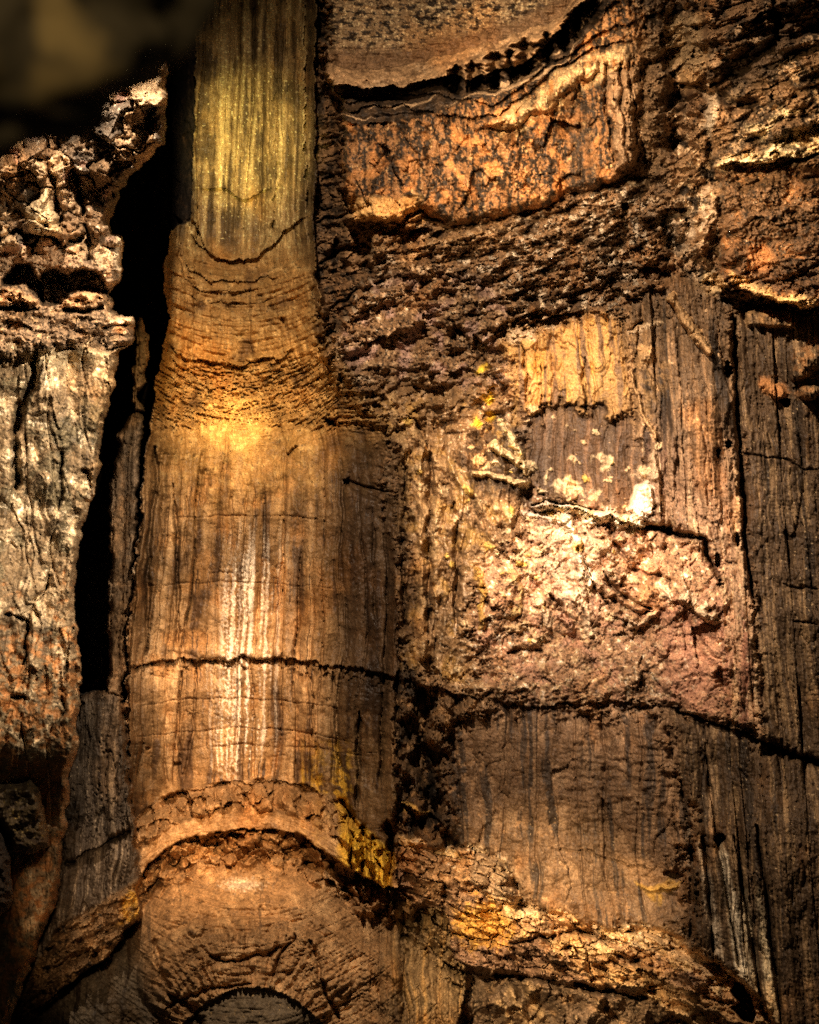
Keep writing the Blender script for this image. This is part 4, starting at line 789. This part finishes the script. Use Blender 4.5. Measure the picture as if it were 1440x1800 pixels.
# ------------------------------------------------------------------ weathering over all bodies: spalled skin, hairline fractures, pits
def zmask(*ids):
    m = np.zeros(U.shape, np.float32)
    for i in ids: m += (Z == i)
    return m
slabs = zmask(19, 4, 22, 21) + .28 * zmask(13, 15, 11, 14) + .07 * zmask(2); rough = zmask(0, 1, 7, 8, 9, 10, 12, 16, 17, 6); flow = zmask(5); bowl = zmask(18)
vis = (U > -40) & (U < 1480) & (V > -40) & (V < 1840)
lo_a = fbm(U / 190, V / 190, 2, 601); lo_b = fbm(U / 80, V / 110, 2, 602)
sp = spall(US, V, 22, 70, 611, .16) * ss(-.2, .3, lo_b); sp2 = spall(US, V, 9, 26, 612, .22) * ss(-.3, .2, -lo_b)
D += slabs * (.09 * sp + .045 * sp2 + .22 * net(US, V, 30, 190, 613, .018) + .14 * net(US, V, 12, 60, 614, .03) + .10 * net(US, V, 160, 26, 615, .012))
PIG *= (1 + slabs * (.45 * sp * (h01(np.floor(U / 90), np.floor(V / 120), 3) * 0 + ss(-.3, .3, lo_a)) - .30 * (1 - sp) * ss(.0, .4, -lo_a)))[..., None]
rp = spall(U, V, 30, 18, 621, .12) * ss(-.25, .25, lo_a); rp2 = spall(U + V * .3, V, 12, 7, 622, .15)
rk = .16 * zmask(12, 16, 10, 17) + .3 * zmask(1) + .6 * zmask(0, 8, 9, 6) + .4 * zmask(7)
D += rk * (.10 * rp + .06 * rp2 + .22 * net(U, V, 42, 34, 623, .022) + .12 * net(U, V, 15, 11, 624, .045))
PIG *= (1 + rk * (.45 * rp2 * ss(-.3, .3, lo_b) - .22 * rp * ss(-.2, .4, -lo_b)))[..., None]
D += flow * (.05 * net(US, V, 16, 210, 631, .02) + .05 * net(U, V, 130, 22, 632, .010) + .02 * spall(US, V, 14, 40, 633, .2))
D += bowl * (.08 * net(U, V, 34, 24, 641, .025) + .02 * spall(U, V, 26, 14, 642, .12) + .03 * net(U, V, 13, 9, 643, .04))
D += vis * (.010 * fbm(U / 3.6, V / 3.6, 2, 651, .7)) * (1 - .4 * flow)
tone = fbm(U / 210, V / 210, 4, 661, .6); stain = ss(.1, .55, fbm(U / 130, V / 190, 4, 662, .6))
PIG *= (1 + .55 * np.clip(tone, -.8, .8))[..., None]
PIG = lerp(PIG, PIG * C(1.25, .95, .6), stain * .55); PIG = PIG * C(1.03, .98, .92)
drip = ss(.30, .55, fbm(US / 15, V / 170, 4, 663, .6)) * ss(-.1, .3, fbm(U / 150, V / 150, 2, 664)) * (1 - flow * .5)
PIG = lerp(PIG, np.broadcast_to(DARK * 1.5, PIG.shape), drip * .55)
def name_part(z, kind, m):
    mark(ALL, (Z == z) & (PART == 0) & m, kind, np.ones(U.shape, np.int64), True)
s5 = ring(U, 405, 50, 420, 130); y4 = curve(U, [(230, 1166), (330, 1158), (508, 1156), (700, 1190)]); yt5 = curve(U, TOP)
name_part(5, 'upper_tube', VW < s5); name_part(5, 'ringed_neck', VW < 748); name_part(5, 'fluted_face', VW < y4)
name_part(5, 'lower_flutes', VW < yt5); name_part(5, 'arched_lip', V < 9999)
t7 = VW - LB(UW); lw7 = 26 + 22 * ss(760, 840, U) - 30 * ss(900, 1000, U)
name_part(7, 'mottled_roof', t7 < -6); name_part(7, 'smooth_ledge', t7 < lw7); name_part(7, 'layered_band', t7 < 88); name_part(7, 'blocky_face', V < 9999)
name_part(1, 'upper_face', VW < 462); name_part(1, 'undercut', VW < 545); name_part(1, 'shelf', V < 9999)
low18 = V + 5 * n_sm - ARC(U)
name_part(18, 'lower_hollow', (low18 > 0) & (U > 250) & (U < 660)); name_part(18, 'ribbed_side', U > 660); name_part(18, 'domed_floor', V < 9999)
g11 = ss(716, 728, VW - .02 * (U - 900) + 34 * n_mid + 16 * n_sm) > .5
name_part(11, 'golden_face', ~g11); name_part(11, 'striped_panel', g11)
t19 = V - curve(U, SL); name_part(19, 'fluted_front', t19 < 0); name_part(19, 'sloping_foot', t19 >= 0)
print('fields', round(time.time() - T0, 1))

# ------------------------------------------------------------------ rock material: grain, pitting and wet sheen over the mineral colour
def rock_material(name, rough, grain, bump_s, streak=False, spec=.35, speck=.35):
    m = bpy.data.materials.new(name); m.use_nodes = True; nt = m.node_tree; N = nt.nodes; Lk = nt.links
    bs = N['Principled BSDF']
    at = N.new('ShaderNodeAttribute'); at.attribute_name = 'mineral'
    geo = N.new('ShaderNodeNewGeometry'); mp = N.new('ShaderNodeMapping'); Lk.new(geo.outputs['Position'], mp.inputs[0])
    if streak: mp.inputs['Scale'].default_value = (1, 1, .22)
    def nz(scale, det, ro=.65, raw=False):
        n = N.new('ShaderNodeTexNoise'); n.inputs['Scale'].default_value = scale; n.inputs['Detail'].default_value = det; n.inputs['Roughness'].default_value = ro
        Lk.new(geo.outputs['Position'] if raw else mp.outputs[0], n.inputs['Vector']); return n
    def ramp(src, a, b, ca, cb):
        r = N.new('ShaderNodeValToRGB'); r.color_ramp.elements[0].position = a; r.color_ramp.elements[1].position = b
        r.color_ramp.elements[0].color = (*ca, 1); r.color_ramp.elements[1].color = (*cb, 1); Lk.new(src, r.inputs[0]); return r
    def mul(a, b, f=1.0, mode='MULTIPLY'):
        x = N.new('ShaderNodeMix'); x.data_type = 'RGBA'; x.blend_type = mode; x.inputs['Factor'].default_value = f
        Lk.new(a, x.inputs['A']); Lk.new(b, x.inputs['B']); return x.outputs['Result']
    n1 = nz(7, 6, .62); n2 = nz(30, 3, .6, True); n3 = nz(80, 2, .8, True)
    c = mul(at.outputs['Color'], ramp(n1.outputs['Fac'], .33, .62, (.55, .52, .50), (1.35, 1.32, 1.28)).outputs[0], grain)
    c = mul(c, ramp(n2.outputs['Fac'], .36, .60, (.62, .60, .58), (1.25, 1.24, 1.22)).outputs[0], grain)
    c = mul(c, ramp(n3.outputs['Fac'], .36, .62, (.5, .5, .5), (1.5, 1.5, 1.5)).outputs[0], speck)
    Lk.new(c, bs.inputs['Base Color'])
    bs.inputs['Specular IOR Level'].default_value = spec
    rr = ramp(n1.outputs['Fac'], .35, .65, (rough - .12,) * 3, (rough + .12,) * 3); Lk.new(rr.outputs[0], bs.inputs['Roughness'])
    b1 = N.new('ShaderNodeBump'); b1.inputs['Strength'].default_value = bump_s; b1.inputs['Distance'].default_value = .05; Lk.new(n1.outputs['Fac'], b1.inputs['Height'])
    b2 = N.new('ShaderNodeBump'); b2.inputs['Strength'].default_value = bump_s * .9; b2.inputs['Distance'].default_value = .02; Lk.new(n2.outputs['Fac'], b2.inputs['Height']); Lk.new(b1.outputs[0], b2.inputs['Normal'])
    Lk.new(b2.outputs[0], bs.inputs['Normal'])
    return m
M_ROCK = rock_material('limestone_rough', .62, .75, .24, False, .18, .7)
M_FLOW = rock_material('flowstone_wet', .46, .6, .45, True, .14, .85)
M_SLAB = rock_material('limestone_fluted', .6, .75, .45, True, .18, .7)
M_VOID = rock_material('cleft_limestone', .9, .8, .6)

# ------------------------------------------------------------------ cut the surface into its bodies and their stones
X = ((U - CX) / F * D).ravel(); Yd = D.ravel(); Zz = ((CY - V) / F * D).ravel()
PV = np.stack([X, Yd, Zz], 1).astype(np.float32); PC = np.clip(PIG.reshape(-1, 3), .004, .85)
I = (np.arange(NV - 1)[:, None] * NU + np.arange(NU - 1)[None, :]).ravel()
zf = Z.ravel()[I].astype(np.int64); pf = PART.ravel()[I]
INFO = {  # id: name, label, category, kind, material, parts' material
    0: ('rock_strip', 'pitted brown rock strip running down between the orange bench and the right-hand bedded rocks', 'rock', None, M_ROCK),
    1: ('boulder_wall', 'pale broken boulder wall on the upper left above the tall pale pillar', 'rock wall', None, M_ROCK),
    2: ('rock_pillar', 'tall pale mottled rock pillar left of the black cleft', 'rock pillar', None, M_ROCK),
    3: ('cleft_wall', None, None, 'structure', M_VOID),
    4: ('rock_slab', 'narrow grey-brown slab standing upright inside the black cleft', 'rock slab', None, M_SLAB),
    5: ('flowstone_shaft', 'tall golden fluted flowstone shaft with curved rings and an arched lip at its foot', 'flowstone', None, M_FLOW),
    6: ('crevice_wall', None, None, 'structure', M_ROCK),
    7: ('rock_bench', 'overhanging bedded bench with mottled top and orange blocky face, upper right of the shaft', 'rock ledge', None, M_ROCK),
    8: ('bedded_rock', 'reddish brown bedded rock mass with bright ledges at the upper right edge', 'rock', None, M_ROCK),
    9: ('cave_wall', None, None, 'structure', M_ROCK),
    10: ('nodular_flowstone', 'knobbly ochre flowstone ribs just right of the smooth golden shaft', 'flowstone', None, M_ROCK),
    11: ('hanging_slab', 'golden slab with a dark striped panel hanging below it, middle right', 'rock panel', None, M_SLAB),
    12: ('shattered_wall', 'pinkish shattered rock face with white crust along its top edge', 'rock face', None, M_ROCK),
    13: ('slab_wall', 'row of tall vertical tan slabs right of the pinkish shattered face', 'rock wall', None, M_SLAB),
    14: ('fluted_wall', 'very dark fluted wall of narrow columns along the right edge', 'rock wall', None, M_SLAB),
    15: ('smooth_panel', 'smooth grey-brown rock panel above the broken diagonal ledge', 'rock panel', None, M_SLAB),
    16: ('broken_ledge', 'diagonal ledge of cracked pale and orange stones descending to the lower right', 'rock ledge', None, M_ROCK),
    17: ('dark_outcrop', 'dark brown outcrop beneath the diagonal ledge of cracked stones', 'rock', None, M_ROCK),
    18: ('rock_bowl', 'brown scalloped rock bowl below the arched lip of the golden shaft', 'rock bowl', None, M_ROCK),
    19: ('fluted_buttress', 'grey fluted buttress with a sloping flaky brown ledge at its foot, lower left', 'rock buttress', None, M_SLAB),
    20: ('dark_boulder', 'dark speckled boulder at the left edge below the pale pillar', 'boulder', None, M_ROCK),
    21: ('dark_buttress', 'dark ribbed rock between the golden shaft foot and the smooth panel', 'rock buttress', None, M_ROCK),
    22: ('rock_shard', 'small pitted shard high in the black cleft above the grey-brown slab', 'rock shard', None, M_SLAB),
    23: ('black_boulder', 'almost black boulder at the left edge under the dark speckled one', 'boulder', None, M_VOID),
}
KNAME = {v: k for k, v in PARTK.items()}
key = zf * 10 ** 11 + pf
uk, inv, cnt = np.unique(key, return_inverse=True, return_counts=True)
# pieces too small to pick out join the body they belong to; only the 280 largest of a kind stay separate
small = (cnt < 14) | ((cnt < 400) & (uk % 10 ** 11 == 0))
for z in INFO:
    sel = np.where((uk // 10 ** 11 == z) & (uk % 10 ** 11 > 0) & ~small)[0]
    if len(sel) > 280: small[sel[np.argsort(-cnt[sel])[280:]]] = True
uk2 = uk.copy()
for z in INFO:
    sel = np.where(uk // 10 ** 11 == z)[0]
    if len(sel):
        zero = [i for i in sel if uk[i] % 10 ** 11 == 0 and cnt[i] > 2000]
        uk2[sel[small[sel]]] = uk[zero[0]] if zero else uk[sel[np.argmax(cnt[sel])]]
key = uk2[inv]
order = np.argsort(key, kind='stable'); ks = key[order]
bounds = np.flatnonzero(np.diff(ks)) + 1; groups = np.split(order, bounds)
ROOT = {}
def build(name, faces, mat, origin):
    a = I[faces]; quads = np.stack([a, a + NU, a + NU + 1, a + 1], 1)
    vid, lin = np.unique(quads.ravel(), return_inverse=True)
    me = bpy.data.meshes.new(name); me.vertices.add(len(vid)); me.vertices.foreach_set('co', (PV[vid] - origin).ravel())
    me.loops.add(len(lin)); me.loops.foreach_set('vertex_index', lin.astype(np.int32))
    me.polygons.add(len(a)); me.polygons.foreach_set('loop_start', np.arange(0, len(lin), 4, dtype=np.int32))
    me.update(calc_edges=True)
    me.polygons.foreach_set('use_smooth', np.ones(len(a), bool))
    ca = me.color_attributes.new('mineral', 'FLOAT_COLOR', 'POINT'); ca.data.foreach_set('color', np.concatenate([PC[vid], np.ones((len(vid), 1), np.float32)], 1).ravel())
    me.materials.append(mat)
    o = bpy.data.objects.new(name, me); COL.objects.link(o); return o
nparts = 0
for g in groups:
    k = int(key[g[0]]); z, p = k // 10 ** 11, k % 10 ** 11
    nm, lab, cat, kind, mat = INFO[z]
    if p == 0 or z not in ROOT:
        vv = PV[I[g]]; org = np.array([np.median(vv[:, 0]), np.median(vv[:, 1]), max(vv[:, 2].min(), -30)], np.float32)
    if z not in ROOT:
        if p == 0:
            o = build(nm, g, mat, org); o.location = org.tolist()
        else:
            o = bpy.data.objects.new(nm, None); COL.objects.link(o); o.location = org.tolist(); 
        if kind: o['kind'] = kind
        if lab: o['label'] = lab; o['category'] = cat
        ROOT[z] = (o, org)
        if p == 0: continue
    ro, org = ROOT[z]
    c = build(KNAME[p // 10 ** 8], g, mat, org); c.parent = ro; nparts += 1
print('bodies', len(ROOT), 'stones', nparts, round(time.time() - T0, 1))

# ------------------------------------------------------------------ near rock hanging close to the camera, out of focus
import bmesh
def near_rock():
    bm = bmesh.new(); bmesh.ops.create_icosphere(bm, subdivisions=5, radius=1.0)
    co = np.array([v.co[:] for v in bm.verts], np.float32)
    th = np.arctan2(co[:, 2], co[:, 0]); ph = co[:, 1]
    r = 1 + .22 * noise(th * 1.9 + 3, ph * 2 + 4, 501) + .12 * noise(co[:, 0] * 3.3 + 7, co[:, 2] * 3.3 + ph * 2, 502) + .12 * noise(co[:, 0] * 7, co[:, 2] * 7 + ph * 5, 503)
    for v, k in zip(bm.verts, r): v.co = Vector((v.co.x * .112, v.co.y * .06, v.co.z * .058)) * float(k)
    me = bpy.data.meshes.new('overhanging_rock'); bm.to_mesh(me); bm.free()
    me.polygons.foreach_set('use_smooth', np.ones(len(me.polygons), bool))
    m = bpy.data.materials.new('near_rock_stone'); m.use_nodes = True; N = m.node_tree.nodes; Lk = m.node_tree.links; b = N['Principled BSDF']
    n = N.new('ShaderNodeTexNoise'); n.inputs['Scale'].default_value = 22; n.inputs['Detail'].default_value = 3; g = N.new('ShaderNodeNewGeometry'); Lk.new(g.outputs['Position'], n.inputs['Vector'])
    r_ = N.new('ShaderNodeValToRGB'); r_.color_ramp.elements[0].position = .47; r_.color_ramp.elements[1].position = .6
    r_.color_ramp.elements[0].color = (.02, .014, .008, 1); r_.color_ramp.elements[1].color = (.12, .085, .04, 1)
    Lk.new(n.outputs['Fac'], r_.inputs[0]); Lk.new(r_.outputs[0], b.inputs['Base Color']); b.inputs['Roughness'].default_value = .9
    me.materials.append(m)
    o = bpy.data.objects.new('overhanging_rock', me); COL.objects.link(o); o.location = W(38, 55, .62); o.rotation_euler = (0, math.radians(-24), 0)
    o['label'] = 'dark blurred rock hanging close overhead in the top left corner'; o['category'] = 'rock'
near_rock()
print('done', round(time.time() - T0, 1))
